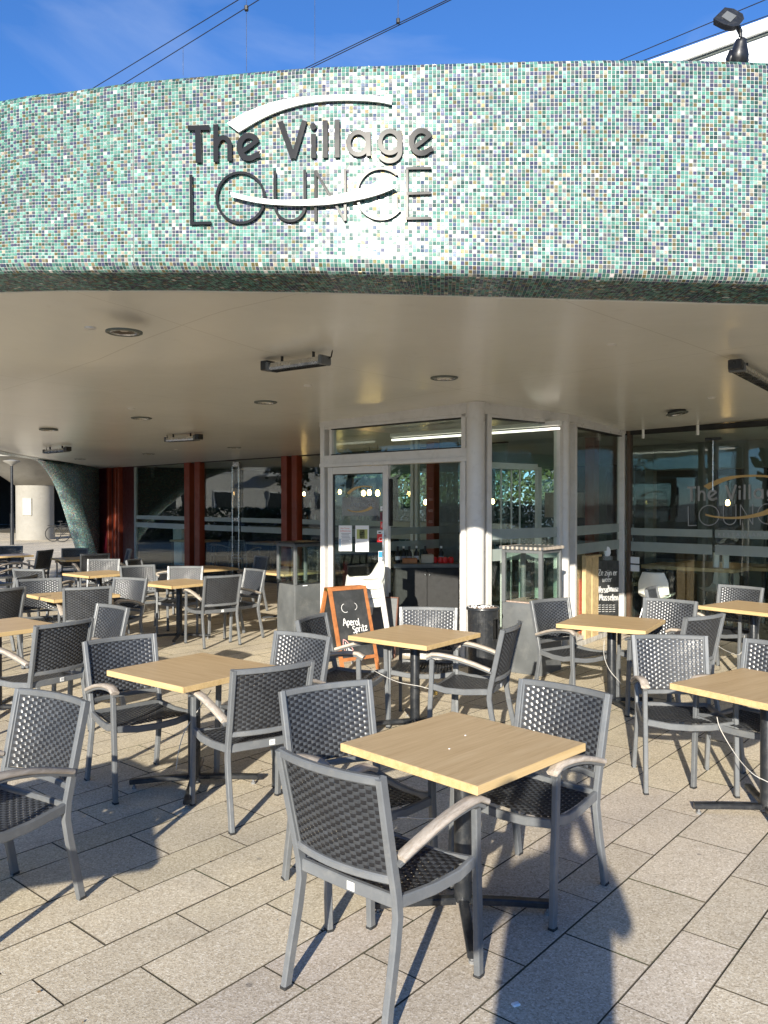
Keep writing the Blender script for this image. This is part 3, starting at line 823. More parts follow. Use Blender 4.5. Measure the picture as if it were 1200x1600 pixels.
# pale piers inside the right front
for px, w in ((1013, .24), (1105, .26), (1180, .3)):
    c = on(P3 + nb * 2.6, P3 + nb * 2.6 + WRD, px)
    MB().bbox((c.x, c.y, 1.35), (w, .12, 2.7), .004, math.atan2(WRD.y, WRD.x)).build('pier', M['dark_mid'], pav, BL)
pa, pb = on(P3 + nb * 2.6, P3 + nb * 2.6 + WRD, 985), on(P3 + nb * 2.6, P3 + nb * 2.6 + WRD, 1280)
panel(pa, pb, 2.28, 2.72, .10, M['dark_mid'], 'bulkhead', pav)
# wine rack
c = on(P3 + nb * .9, P3 + nb * .9 + WRD, 992)
rk = MB().bbox((c.x, c.y, 1.15), (.16, .3, 2.3), .004, math.atan2(WRD.y, WRD.x)).build('wine_rack', M['dark']); prop(rk, 'tall black wine rack just inside the right window beside the porch', 'rack')
for k in range(8):
    cc = c - Vector((.7, .72)) * .15
    MB().bbox((cc.x, cc.y, .6 + k * .2), (.10, .006, .05), .001, math.atan2(WRD.y, WRD.x)).build('price_card', M['paper'], rk)
# red columns inside the porch and ribbed screen
for px, Y, w in ((677, 13.2, .17), (925, 12.2, .16)):
    c = AT(px, 800, Y); MB().bbox((c.x, c.y, 1.37), (w, w, 2.74), .01, aA).build('red_column', M['red_col'], pav, BL)
for px, Y in ((652, 12.6), (645, 12.7)):
    c = AT(px, 800, Y); MB().bbox((c.x, c.y, 1.37), (.06, .06, 2.74), .004, aA).build('inner_post', M['white_frame'], pav, BL)
scr = MB()
for k in range(16):
    c = AT(687 + k * 1.9, 800, 11.6 - k * .03); scr.bbox((c.x, c.y, 1.35), (.012, .03, 2.7), .002)
o = scr.build('ribbed_screen', M['dark_mid'], pav, BL)
# inner door frame behind the porch side pane
nB = Vector((-dB.y, dB.x)); c0 = on(P1 + nB * .28, P2 + nB * .28, 757); c1 = on(P1 + nB * .28, P2 + nB * .28, 841)
m = MB()
for c in (c0, c1): m.bbox((c.x, c.y, 1.12), (.07, .05, 2.1), .003, aB)
m.bbox(((c0.x + c1.x) / 2, (c0.y + c1.y) / 2, 2.17), ((c1 - c0).length - .07, .048, .07), .003, math.atan2(c1.y - c0.y, c1.x - c0.x))
m.build('inner_door_frame', M['white_frame'], pav, BL)
for px in (783, 799, 812): 
    c = on(P1 + nB * .34, P2 + nB * .34, px); MB().tube([(c.x, c.y, .1), (c.x, c.y, 2.2)], .010, 8).build('inner_rod', M['white_frame'], pav, BL)
# ================================================================== CHAIRS AND TABLES
def weave(fn, nx, ny, W, H, amp=.0030, sub=4):
    "interlaced strands over the surface fn(u in 0..1, v in 0..1) -> (pos, normal)"
    mb = MB(); seg = nx * sub
    for r in range(ny):
        v0 = (r + .01) / ny; v1 = (r + .99) / ny; vm = (v0 + v1) / 2; P = [[], [], []]
        for i in range(seg + 1):
            u = i / seg; ph = math.pi * (u * nx + (r % 2))
            w = math.sin(ph); w = math.copysign(abs(w) ** .7, w)
            for k, (v, lift) in enumerate(((v0, -.0010), (vm, .0008), (v1, -.0010))):
                p, n = fn(u, v); s = 1 if w > 0 else 1
                P[k].append(p + n * (amp * w + lift * (1 if w > 0 else -1)))
        mb.grid(P)
    mb.m = 1
    for c in range(nx):
        u0 = (c + .5) / nx; P = [[], []]
        for i in range(ny + 1):
            v = i / ny
            for k, du in enumerate((-.40 / nx, .40 / nx)):
                p, n = fn(min(1, max(0, u0 + du)), v); P[k].append(p)
        mb.grid(P)
    return mb
BH = .87
def posty(z): return -.212 - .10 * max(0, (z - .42)) / .45 - .02 * max(0, (z - .42) / .45) ** 2 * 0
def backpt(u, z, lift=0):
    hw = .205 + .012 * (z - .5) / .37
    x = (2 * u - 1) * hw; return Vector((x, posty(z) - .034 * (1 - (2 * u - 1) ** 2) + lift, z))
def fback(u, v):
    p = backpt(u, .528 + v * (.848 - .528)); return p, Vector((-.3 * (2 * u - 1) * .33, .97, .2)).normalized()
def fseat(u, v):
    x = (2 * u - 1) * (.200 + .028 * v); y = -.195 + v * .385
    z = .432 - .012 * math.sin(math.pi * v) + .010 * v ** 2 - .012 * max(0, v - .85) / .15
    return Vector((x, y, z)), Vector((0, 0, 1))
mats2 = [M['weave'], M['rib']]
me_back = weave(fback, 18, 23, .42, .32).mesh('backrest_weave', mats2, 60)
me_seat = weave(fseat, 18, 24, .44, .38, .0026).mesh('seat_weave', mats2, 60)
def leg_rear(s):
    pts = [(s * .232, -.285, 0), (s * .230, -.262, .12), (s * .227, -.228, .28), (s * .225, -.212, .38), (s * .225, posty(.45), .45), (s * .226, posty(.55), .55), (s * .229, posty(.70), .70), (s * .233, posty(BH), BH)]
    return MB().bar(pts, .026, .036, .004, up=(0, 1, 0))
def leg_front(s):
    return MB().bar([(s * .262, .222, 0), (s * .262, .212, .30), (s * .262, .204, .44), (s * .262, .198, .635)], .026, .034, .004, up=(0, 1, 0))
def arm_pts(s, dz=0, y0=-.225, y1=.245):
    out = []
    for i in range(11):
        t = i / 10; y = y0 + (y1 - y0) * t
        z = .572 + .088 * math.sin(math.pi / 2 * min(1, t * 1.18)) ** 1.0
        if t > .85: z -= .05 * (t - .85) / .15 * (t - .85) / .15 * .5
        x = s * (.243 + .026 * math.sin(math.pi * .5 * min(1, t * 1.2)))
        out.append((x, y, z + dz))
    return out
frame = MB()
for s in (-1, 1):
    frame.bar([(s * .225, -.205, .43), (s * .240, -.03, .415), (s * .252, .10, .418), (s * .256, .20, .440)], .022, .042, .004)
frame.bar([(-.215, -.212, .43), (0, -.216, .428), (.215, -.212, .43)], .022, .045, .004)
frame.bar([(-.248, .205, .428), (-.12, .212, .408), (0, .214, .403), (.12, .212, .408), (.248, .205, .428)], .022, .038, .004)
me_frame = frame.mesh('seat_frame', M['frame'], 35)
me_bf = []
for z, h, nm in ((BH - .012, .030, 'top_rail'), (.510, .028, 'lower_rail')):
    bf = MB(); me_bf.append((nm, bf)); bf.bar([backpt(u, z) + Vector(((2 * u - 1) * .012, 0, 0)) for u in np.linspace(0, 1, 11)], .026, h, .005)
me_bf = [(nm, b_.mesh(nm, M['frame'], 35)) for nm, b_ in me_bf]
me_side = [MB().bar([backpt(s, z) for z in (.515, .65, .85)], .008, .016, .002, up=(0, 1, 0)).mesh('weave_rail', M['frame']) for s in (0, 1)]
me_legs = {}
for s in (-1, 1):
    me_legs[('r', s)] = leg_rear(s).mesh('leg', M['frame'], 35); me_legs[('f', s)] = leg_front(s).mesh('leg', M['frame'], 35)
me_arm = {s: MB().bar(arm_pts(s, .014), .050, .022, .006).mesh('armrest', M['teak'], 50) for s in (-1, 1)}
me_sup = {s: MB().bar(arm_pts(s, -.005, -.235, .235), .024, .016, .003).mesh('arm_support', M['frame'], 35) for s in (-1, 1)}
me_tag = MB().bbox((0.03, -.2285, .43), (.034, .0025, .030), .0008).mesh('tag', M['tag'])
me_tagink = MB().box((.03, -.2302, .434), (.024, .001, .004)).box((.03, -.2302, .426), (.018, .001, .003)).mesh('print', M['ink_grey'])
me_glide = {}
for key, (x, y) in {('r', -1): (-.232, -.285), ('r', 1): (.232, -.285), ('f', -1): (-.262, .222), ('f', 1): (.262, .222)}.items():
    me_glide[key] = MB().bbox((x, y, .006), (.030, .036, .014), .003).mesh('glide', M['rubber'])
def make_chair():
    t = thing('armchair', 'x', 'chair', (0, 0, 0), 0, 'woven armchairs set out on the terrace')
    addmesh('seat_weave', me_seat, t); addmesh('backrest_weave', me_back, t); addmesh('seat_frame', me_frame, t)
    b = [addmesh(nm, me_, t) for nm, me_ in me_bf][0]
    for me_ in me_side: addmesh('weave_rail', me_, b)
    for k in me_legs:
        l = addmesh('leg', me_legs[k], t); addmesh('glide', me_glide[k], l)
    for s in (-1, 1):
        a = addmesh('armrest', me_arm[s], t); addmesh('arm_support', me_sup[s], a)
    g = addmesh('tag', me_tag, t); addmesh('print', me_tagink, g)
    return t
proto = make_chair(); used = [False]
def chair(x, y, heading, label):
    c = copy_tree(proto) if used[0] else proto
    used[0] = True; c.location = (x, y, 0); c.rotation_euler = (random.uniform(-.004, .004), random.uniform(-.004, .004), R(heading - 90)); c['label'] = label
    return c
def chair_b(px0, py0, px1, py1, label, flip=1, dh=0, push=0.0, z=BH):
    "stand a chair whose back's two top corners are sighted at these points; flip=1: we look at its front"
    a = G(px0, py0, z); b = G(px1, py1, z); d = (b - a); d.z = 0; mid = (a + b) / 2
    n = Vector((d.y, -d.x, 0)).normalized() * flip
    h = math.degrees(math.atan2(n.y, n.x)) + dh; n = Vector((math.cos(R(h)), math.sin(R(h)), 0))
    c = mid + n * (.312 + push); return chair(c.x, c.y, h, label)

TW = .73
def make_table():
    t = thing('cafe_table', 'x', 'table', (0, 0, 0), 0, 'square cafe tables on the terrace')
    top = MB(); top.bbox((0, 0, .7185), (TW, TW, .023), .0015)
    to = addmesh('tabletop', top.mesh('tabletop', M['top']), t)
    e = MB(); h = TW / 2
    for i in range(4):
        a = i * math.pi / 2; e.bbox((math.cos(a) * (h - .002), math.sin(a) * (h - .002), .7125), (.010, TW + .006, .034), .002, a)
    addmesh('edge_band', e.mesh('edge_band', M['top_edge']), to)
    p = MB().lathe([(.030, .06), (.038, .062), (.038, .69), (.036, .695)], 24)
    addmesh('post', p.mesh('post', M['black_metal'], 40), t)
    sp = MB().bbox((0, 0, .6945), (.30, .05, .012), .002).bbox((0, 0, .6925), (.05, .30, .012), .002)
    addmesh('top_bracket', sp.mesh('top_bracket', M['black_metal']), t)
    for i in range(4):
        a = math.pi / 4 + i * math.pi / 2
        pts = [(math.cos(a) * .03, math.sin(a) * .03, .062), (math.cos(a) * .20, math.sin(a) * .20, .055), (math.cos(a) * .385, math.sin(a) * .385, .043)]
        l = addmesh('foot', MB().bar(pts, .042, .030, .006).mesh('foot', M['black_metal']), t)
        addmesh('glide', MB().lathe([(.007, .012), (.007, .03)], 8, (math.cos(a) * .36, math.sin(a) * .36, 0)).lathe([(.014, 0), (.014, .012)], 10, (math.cos(a) * .36, math.sin(a) * .36, 0)).mesh('glide', M['glide']), l)
    return t
tproto = make_table(); tused = [False]
def table(x, y, rot, label, sx=1.0):
    c = copy_tree(tproto) if tused[0] else tproto
    tused[0] = True; c.location = (x, y, 0); c.rotation_euler = (0, 0, R(rot)); c['label'] = label
    if sx != 1: c.scale = (sx, 1, 1)
    return c
table(.335, 3.39, 45, 'oak topped square table standing nearest of all, in front of the photographer')
table(-1.17, 4.93, -38, 'oak topped square table at left between four chairs, white cable hanging from its post')
table(.24, 6.2, -38, 'oak topped square table before the open door and the round bin')
table(1.95, 6.86, -31, 'oak topped square table in front of the mussels board and the porch corner')
table(2.125, 4.43, 35, 'oak topped square table cut by the right edge of the picture in front')
table(3.62, 7.85, -52, 'oak topped square table close to the lettered window at the far right')
table(-2.62, 10.25, -40, 'sunlit square table left of the grey pedestal, a lone chair back turned before it')
table(-3.45, 8.9, 45, 'sunlit square table half hidden by the upright chair back before it, left')
table(-3.2, 6.62, 52, 'oak topped square table cut by the left edge, two dark stains on its top')
table(-4.12, 11.6, -40, 'small sunlit square table in front of the red panels at the far left')
table(-5.6, 14.7, 42, 'shaded table just in front of the foot of the mosaic leg')
table(-7.3, 15.6, 38, 'sunlit table at the extreme left below the thin lamp post')
table(-2.8, 12.5, 46, 'shaded brown table with a small cup in front of the glass double door')
table(-1.42, 11.9, 45, 'shaded table partly hidden behind the left grey pedestal')
table(-2.28, 2.86, 45, 'square table just outside the left edge beside the nearest left chair')
table(-2.08, 2.0, 20, 'square table outside the picture at the near left, throwing its shadow in')
table(-5.35, 9.1, 45, 'square table outside the left edge beside the dark chair backs')

chair_b(420, 1170, 600, 1222, 'nearest chair of all, its bowed back turned to us, white tag on the rear rail', -1, 0, .02)
chair_b(440, 1080, 578, 1062, 'chair tucked behind the left corner of the nearest table, weave sparkling in the sun', 1)
chair_b(812, 1060, 955, 1085, 'chair at the right side of the nearest table, facing left')
chair_b(366, 1046, 487, 1034, 'chair with its back to us at the right of the cabled left table', -1, 6)
chair_b(130, 1003, 243, 990, 'chair left of the cabled left table, armrest reaching to its corner')
chair_b(430, 985, 519, 996, 'chair behind the cabled left table, its sunlit weave facing left of the chalkboard')
chair(-.27, 6.05, -22, 'chair just in front of the Aperol chalkboard, facing right towards the middle table')
chair(.33, 6.40, 262, 'chair behind the middle table, backed against the open doorway')
chair(.63, 5.86, 156, 'chair seen side on at the right of the middle table, beside the bin')
chair(1.68, 7.02, -56, 'chair between the right grey pedestal and the corner of the mussels table')
chair_b(1009, 934, 1087, 940, 'chair behind the right corner of the table before the mussels board')
chair_b(1075, 966, 1128, 958, 'chair seen obliquely from behind, standing behind the bright framed chair', -1, -4)
chair_b(988, 992, 1105, 994, 'chair with bright glinting white top rail, facing us at right')
chair_b(1177, 999, 1268, 1012, 'glinting chair cut by the right edge, behind the front right table')
chair_b(1123, 913, 1194, 919, 'chair behind the far right table, backed to the lettered window')
chair(3.78, 7.22, 158, 'chair cut by the right edge, armrest at the near side of the far right table')
chair(3.02, 8.1, -30, 'chair of which only one post shows, between window and the mussels table')
chair_b(51, 979, 150, 965, 'large dark chair back at left, before the stained table', -1)
chair_b(30, 1076, 133, 1095, 'nearest chair at the left edge, arm across the bottom of its woven back')
chair_b(100, 918, 174, 916, 'upright square chair back turned to us before the sunlit left table', -1, 8)
chair_b(154, 943, 199, 950, 'narrow leaning chair back right of the upright square one, facing left')
chair_b(29, 906, 92, 903, 'chair facing us at the left end of the sunlit left table')
chair_b(182, 902, 226, 904, 'chair facing left at the right corner of the sunlit left table')
chair(-4.3, 12.12, -82, 'dark chair behind the small far table with a speck of sun in its weave')
chair(-3.28, 10.95, -58, 'chair left of the sunlit table that stands by the grey pedestal')
chair(-2.72, 10.72, -88, 'chair behind the sunlit table left of the grey pedestal, facing us')
chair_b(319, 900, 378, 898, 'lone chair with its back to us beside the sunlit table near the grey pedestal', -1, 14)
chair(-1.93, 10.35, 222, 'chair right of the lone turned chair, facing left, nearest the grey pedestal')
chair(-3.55, 12.3, -10, 'dark chair left of the shaded brown table by the glass')
chair(-2.25, 12.95, 215, 'dark chair right of the shaded brown table by the glass')
chair(-5.85, 15.1, -75, 'black looking chair behind the shaded table at the mosaic leg')
chair(-5.05, 14.9, 205, 'blue tinged chair right of the shaded table at the mosaic leg')
chair(-5.12, 14.05, 120, 'low dark chair before the shaded table at the mosaic leg')
chair(-7.45, 15.9, -70, 'pale topped chair behind the table at the extreme left')
chair(-6.55, 14.85, 170, 'black chair back with one armrest poking out, right of the extreme left table')
chair(-6.35, 13.1, 60, 'chair at the left edge half cut off, two rows behind the dark broad one')
chair(-6.9, 14.4, 45, 'blue sided chair beside the table at the extreme left')
chair(-4.62, 10.9, 75, 'chair back between the broad dark chair and the small far table')
chair(-4.6, 9.65, 175, 'broad dark chair back cut by the left edge')
chair(-4.15, 8.35, 150, 'chair showing only its sunlit woven edge at the left border')

# ---- locking cables
def cable(name, pts, label, lock=None):
    P = cr(pts, 8); o = MB().tube([tuple(p) for p in P], .0026, 6).build(name, M['cable'], None, smooth=True); prop(o, label, 'cable', 'locking cables round the table posts')
    if lock:
        lo = MB().bbox(lock, (.034, .014, .03), .003).build('padlock', M['brass'], None); prop(lo, 'small brass padlock hanging at the end of the cable under the middle table', 'padlock')
        MB().tube([(lock[0] - .01, lock[1], lock[2] + .014), (lock[0] - .01, lock[1], lock[2] + .034), (lock[0], lock[1], lock[2] + .042), (lock[0] + .01, lock[1], lock[2] + .034), (lock[0] + .01, lock[1], lock[2] + .014)], .0025, 6).build('shackle', M['steel'], lo)
cable('locking_cable', [G(560, 1032, .42)[:], AT(585, 1048, 5.95)[:], AT(620, 1065, 5.9)[:], AT(655, 1072, 5.85)[:], AT(678, 1077, 5.8)[:], AT(681, 1066, 5.79)[:]], 'white cable slung across the middle table post to a brass padlock', tuple(AT(680, 1083, 5.79)))
cable('locking_cable', [AT(330, 1078, 4.75)[:], AT(312, 1106, 4.7)[:], AT(290, 1140, 4.68)[:], AT(280, 1170, 4.66)[:], AT(275, 1203, 4.65)[:]], 'white cable dangling from the left table towards the paving')
cable('locking_cable', [AT(944, 1000, 6.75)[:], AT(944, 1025, 6.72)[:], AT(952, 1046, 6.7)[:], AT(966, 1063, 6.68)[:], AT(972, 1070, 6.8)[:]], 'white cable hanging beside the post of the table before the mussels board')
cable('locking_cable', [AT(1120, 1120, 4.75)[:], AT(1126, 1140, 4.72)[:], AT(1150, 1180, 4.6)[:], AT(1175, 1208, 4.45)[:], AT(1200, 1222, 4.38)[:]], 'white cable stretched to the post of the table at the right edge')
cable('locking_cable', [AT(1123, 1010, 7.0)[:], AT(1135, 1017, 7.1)[:], AT(1154, 1023, 7.3)[:], AT(1162, 1010, 7.3)[:], AT(1163, 993, 7.25)[:]], 'white looped cable at the far right table')
cable('locking_cable', [AT(600, 1281, 3.45)[:], AT(630, 1277, 3.42)[:], AT(660, 1279, 3.40)[:], AT(700, 1278, 3.38)[:]], 'white cable lying low behind the nearest chair, tied to the nearest table post')
cable('locking_cable', [AT(287, 948, 10.1)[:], AT(292, 956, 10.1)[:], AT(302, 955, 10.05)[:], AT(311, 948, 10.0)[:]], 'white cable tied round the post of the sunlit table by the grey pedestal')

# ================================================================== STROKE LETTERING
def ribbon(mb, pts, w, th, mp, lay=0.0, taper=None):
    "flat stroke of width w along 2-D points, mapped to space by mp(x, y, depth)"
    pts = [Vector(p) for p in pts]; n = len(pts); L = []; Rr = []
    for i, p in enumerate(pts):
        t = Vector((0, 0))
        if i < n - 1: t += (pts[i + 1] - p).normalized()
        if i > 0: t += (p - pts[i - 1]).normalized()
        if t.length < 1e-6: t = Vector((1, 0))
        t.normalize(); nn = Vector((-t.y, t.x)); m = 1.0
        if 0 < i < n - 1: m = min(1.6, 1 / max(.5, (pts[i + 1] - p).normalized().dot(t)))
        ww = (w if taper is None else taper[i]) / 2 * m
        L.append(p + nn * ww); Rr.append(p - nn * ww)
    vs = []
    for a, b in zip(L, Rr):
        vs += [mp(a.x, a.y, th + lay), mp(b.x, b.y, th + lay), mp(a.x, a.y, 0), mp(b.x, b.y, 0)]
    fs = []
    for i in range(n - 1):
        a = i * 4; b = a + 4; fs += [(a, a + 1, b + 1, b), (a, b, b + 2, a + 2), (a + 1, a + 3, b + 3, b + 1)]
    fs += [(0, 2, 3, 1), ((n - 1) * 4, (n - 1) * 4 + 1, (n - 1) * 4 + 3, (n - 1) * 4 + 2)]
    mb.add(vs, fs)
def arc(cx, cy, rx, ry, a0, a1, n=22):
    return [(cx + rx * math.cos(R(a0 + (a1 - a0) * i / n)), cy + ry * math.sin(R(a0 + (a1 - a0) * i / n))) for i in range(n + 1)]
# glyphs in sign units (x right, y down)
SIGN = []          # (name, [(pts, width)])
B = 23
SIGN.append([([(92, 189), (179, 187)], 21), ([(133, 190), (136, 329)], 25)])
SIGN.append([([(205, 174), (206, 326)], 21), ([(206, 262)] + arc(236, 262, 26, 34, 200, 360) + [(262, 322)], 20)])
SIGN.append([(arc(340, 266, 39, 46, -38, -322) + [(352, 310), (384, 297)], 24), ([(309, 287), (345, 262), (378, 236)], 19)])
SIGN.append([([(467, 163), (520, 312)], 24), ([(566, 160), (520, 312)], 22)])
SIGN.append([([(602, 213), (602, 311)], 21), (arc(601, 183, 6, 7, 0, 360, 16), 14)])
SIGN.append([([(650, 158), (650, 310)], 21)])
SIGN.append([([(698, 155), (698, 309)], 21)])
SIGN.append([(arc(784, 251, 40, 45, 0, 360, 32), 20), ([(825, 205), (826, 303)], 19)])
SIGN.append([(arc(912, 246, 40, 44, 0, 360, 32), 20), ([(953, 200), (954, 280)] + arc(911, 284, 43, 40, 0, 150), 19)])
SIGN.append([(arc(1040, 246, 40, 46, -38, -322) + [(1052, 291), (1086, 272)], 23), ([(1010, 268), (1045, 243), (1080, 214)], 18)])
SIGN.append([([(104, 378), (107, 576)], 12), ([(102, 576), (187, 574)], 12)])
SIGN.append([(arc(306, 472, 97, 102, 0, 360, 48), 11)])
SIGN.append([([(445, 364), (446, 500)] + arc(507, 504, 60, 62, 180, 0) + [(566, 360)], 12)])
SIGN.append([([(611, 570), (610, 362)], 11), ([(610, 362), (731, 566)], 11), ([(731, 566), (730, 356)], 11)])
SIGN.append([([(940, 381)] + arc(876, 456, 98, 103, -50, -318, 40) + [(938, 520), (938, 462)], 11)])
SIGN.append([([(982, 350), (982, 558)], 11), ([(977, 353), (1080, 352)], 11), ([(982, 456), (1080, 453)], 11), ([(977, 557), (1080, 555)], 11)])
SW_TOP_U = [(252, 172), (330, 128), (450, 84), (580, 64), (720, 57), (850, 62), (920, 72)]
SW_TOP_L = [(300, 208), (390, 155), (480, 117), (590, 89), (720, 79), (850, 84), (920, 96)]
SW_BOT_U = [(270, 454), (350, 474), (470, 487), (600, 483), (720, 462), (830, 428), (885, 398)]
SW_BOT_L = [(273, 474), (380, 498), (500, 508), (650, 506), (780, 487), (870, 464), (940, 436)]
def blade(mb, U, Lw, th, mp, notch=None):
    U = [Vector(p) for p in cr(U, 5)]; Lw = [Vector(p) for p in cr(Lw, 5)]; vs = []
    for a, b in zip(U, Lw): vs += [mp(a.x, a.y, th), mp(b.x, b.y, th), mp(a.x, a.y, 0), mp(b.x, b.y, 0)]
    n = len(U); fs = []
    for i in range(n - 1):
        a = i * 4; b = a + 4; fs += [(a, a + 1, b + 1, b), (a, b, b + 2, a + 2), (a + 1, a + 3, b + 3, b + 1)]
    fs += [(0, 2, 3, 1), ((n - 1) * 4, (n - 1) * 4 + 1, (n - 1) * 4 + 3, (n - 1) * 4 + 2)]; mb.add(vs, fs)
def mp_fascia(x, y, d):
    px = 260 + x / 2.609; py = 130 + y / 2.609
    r = ray(px, py); Y = 4.2
    for _ in range(4):
        X = r.x / r.y * Y; Y = float(np.interp(X, OL[:, 0], OL[:, 1]))
    z = CAM_H + r.z / r.y * Y; X = r.x / r.y * Y
    return (X - .1 * (d + .009), Y - .993 * (d + .009), z)
root = thing('fascia_sign', 'raised metal sign on the mosaic fascia reading The Village LOUNGE between two white swooshes', 'sign', (.4, 4.15, 3.4))
off = tuple(-root.location)
for gl in SIGN:
    m = MB()
    for i, (pts_, w) in enumerate(gl): ribbon(m, pts_, w * .94, .011, mp_fascia, lay=.0006 * i)
    m.build('letter', M['letter'], root, off)
def mp_f2(x, y, d): p = mp_fascia(x, y, d + .018); return p
m = MB(); blade(m, SW_TOP_U, SW_TOP_L, .012, lambda x, y, d: mp_fascia(x, y, d + .005)); m.build('swoosh', M['swoosh'], root, off)
m = MB(); blade(m, SW_BOT_U, SW_BOT_L, .012, mp_f2); m.build('swoosh', M['swoosh'], root, off)

def plane_map(pa, pb, offn):
    "map photograph points onto the upright plane through pa-pb, d metres proud of it"
    d = (pb - pa).normalized(); n = Vector((d.y, -d.x))
    if n.y > 0: n = -n
    def f(px, py, dd):
        q = on(pa, pb, px); Y = q.y; z = AT(px, py, Y).z; q = q + n * (dd + offn); return (q.x, q.y, z)
    return f
# window lettering on the right-hand glass
pm = plane_map(P3, WR, .009)
def mp_win(x, y, d): return pm(860 + (755 + .569 * (x - 92)) * .2833, 640 + (430 + .54 * (y - 188)) * .2833, d)
root = thing('window_lettering', 'grey and gold film lettering of the lounge on the right window', 'window lettering', (4.6, 9.8, 1.6)); off = tuple(-root.location)
for gi, gl in enumerate(SIGN):
    m = MB()
    for i, (pts_, w) in enumerate(gl): ribbon(m, pts_, w * (1 if gi < 10 else .8), .0006, mp_win, lay=.0003 * i)
    m.build('letter', M['film'], root, off)
for U, Lw in ((SW_TOP_U, SW_TOP_L), (SW_BOT_U, SW_BOT_L)):
    m = MB(); blade(m, U, Lw, .0012, lambda x, y, d: mp_win(x, y, d + .001)); m.build('swoosh', M['gold'], root, off)
def text_mesh(s, size, extr=0.0, mat=None, name='text', align='LEFT'):
    cu = bpy.data.curves.new(name, 'FONT'); cu.body = s; cu.size = size; cu.extrude = extr; cu.align_x = align; cu.resolution_u = 2
    o = bpy.data.objects.new(name, cu); col.objects.link(o); dg = bpy.context.evaluated_depsgraph_get()
    me = bpy.data.meshes.new_from_object(o.evaluated_get(dg)); bpy.data.objects.remove(o); bpy.data.curves.remove(cu)
    me.materials.clear(); me.materials.append(mat); return me
def text_on(s, mapf, px, py, hpx, mat, parent, off, name='lettering', d=.0005, wk=1.0, space=None, rot=0):
    "set a line of type at a sighted point of a plane, cap height hpx"
    me = text_mesh(s, hpx / .72, 0, mat); c, sn = math.cos(R(rot)), math.sin(R(rot))
    for v in me.vertices:
        x, y = v.co.x * wk, v.co.y
        v.co = mapf(px + x * c + y * sn, py - y * c + x * sn, d)
    return addmesh(name, me, parent, off)
text_on('R E S T A U R A N T', pm, 1122, 838, 5.5, M['film'], root, off, d=.001, wk=1.15)

# small logo, posters and stickers on the door leaf
pd = plane_map(dpa, dpb, .006)
root = thing('door_lettering', 'small gold swoosh logo on a grey film patch high on the glass door', 'window lettering', (-.35, 9.75, 1.8)); off = tuple(-root.location)
pf = M['film'].copy(); pf.name = 'grey_film_patch'; pf.node_tree.nodes['Principled BSDF'].inputs['Alpha'].default_value = .45
def quad(m, f, x0, y0, x1, y1, d): m.add([f(x0, y0, d), f(x1, y0, d), f(x1, y1, d), f(x0, y1, d), f(x0, y0, d - .0008), f(x1, y0, d - .0008), f(x1, y1, d - .0008), f(x0, y1, d - .0008)], [(3, 2, 1, 0), (4, 5, 6, 7), (0, 1, 5, 4), (1, 2, 6, 5), (2, 3, 7, 6), (3, 0, 4, 7)])
m = MB(); quad(m, pd, 535, 777, 593, 806, .001); m.build('film_patch', pf, root, off)
def mp_door(x, y, d): return pd(543 + (x - 252) * .0585, 759 + (y - 57) * .092, d)
for U, Lw in ((SW_TOP_U, SW_TOP_L), (SW_BOT_U, SW_BOT_L)):
    m = MB(); blade(m, U, Lw, .001, lambda x, y, d: mp_door(x, y, d + .002)); m.build('swoosh', M['gold'], root, off)
text_on('The Village', pd, 546, 781, 6, M['film'], root, off, d=.002); text_on('LOUNGE', pd, 547, 792, 7, M['film'], root, off, d=.002)
def poster(x0, y0, x1, y1, mat, label, lines, name='poster', cat='poster'):
    a = pd(x0, y0, .002); root = thing(name, label, cat, a); off = tuple(-Vector(a))
    m = MB(); quad(m, pd, x0, y0, x1, y1, .0025); m.build('sheet', mat, root, off)
    for l in lines:
        if l[0] == 't': text_on(l[1], pd, l[2], l[3], l[4], l[5], root, off, 'print', .0028, l[6] if len(l) > 6 else 1)
        else: m = MB(); quad(m, pd, *l[1:5], .0030); m.build('print', l[5], root, off)
L1 = [('t', 'Het Terras', 533, 826.5, 2.2, M['red']), ('t', 'Zelfbediening', 532, 830.5, 2.2, M['red'])] + [('r', 534 + (k % 2), 833 + k * 2.2, 549 - (k * 3 % 4), 833.8 + k * 2.2, M['ink_grey']) for k in range(10)] + [('r', 531.2, 842, 532.8, 858, M['blue'])]
poster(530, 821, 550.5, 861, M['paper'], 'left paper notice taped to the glass door, red heading over lines of text', L1, 'notice', 'notice')
L2 = [('r', 558, 827, 575, 842, M['yellow_green']), ('r', 562.5, 828, 570.5, 841.5, M['ink'])] + [('r', 563.5, 830 + k * 3, 569.5, 831 + k * 3, M['yellow_green']) for k in range(4)] + [('r', 559, 846 + k * 2.5, 574, 846.6 + k * 2.5, M['ink_grey']) for k in range(5)]
poster(556, 821, 577, 862, M['paper'], 'right paper notice on the glass door with a green and black picture at its top', L2, 'notice', 'notice')
poster(595, 791, 605, 798, M['paper'], 'small white sticker, topmost of the strip on the glass door', [('r', 597, 794, 603, 795, M['ink_grey'])], 'sticker', 'sticker')
poster(594.5, 800, 605.5, 813, M['maroon'], 'dark red sticker below the topmost white one on the door', [('t', 'o', 598, 809, 4, M['paper'])], 'sticker', 'sticker')
poster(595, 815, 606, 827, M['red'], 'red sticker with white illy lettering on the door', [('t', 'illy', 596, 824, 6.5, M['paper'], .85)], 'sticker', 'sticker')
poster(590, 829, 605.5, 834, M['paper'], 'narrow white sticker above the pink red one', [('r', 592, 831, 596, 833, M['ink'])], 'sticker', 'sticker')
poster(590, 834.5, 605.5, 847, M['red'], 'pink red square sticker in the middle of the door strip', [('t', 'C', 592, 845, 6, M['paper'])], 'sticker', 'sticker')
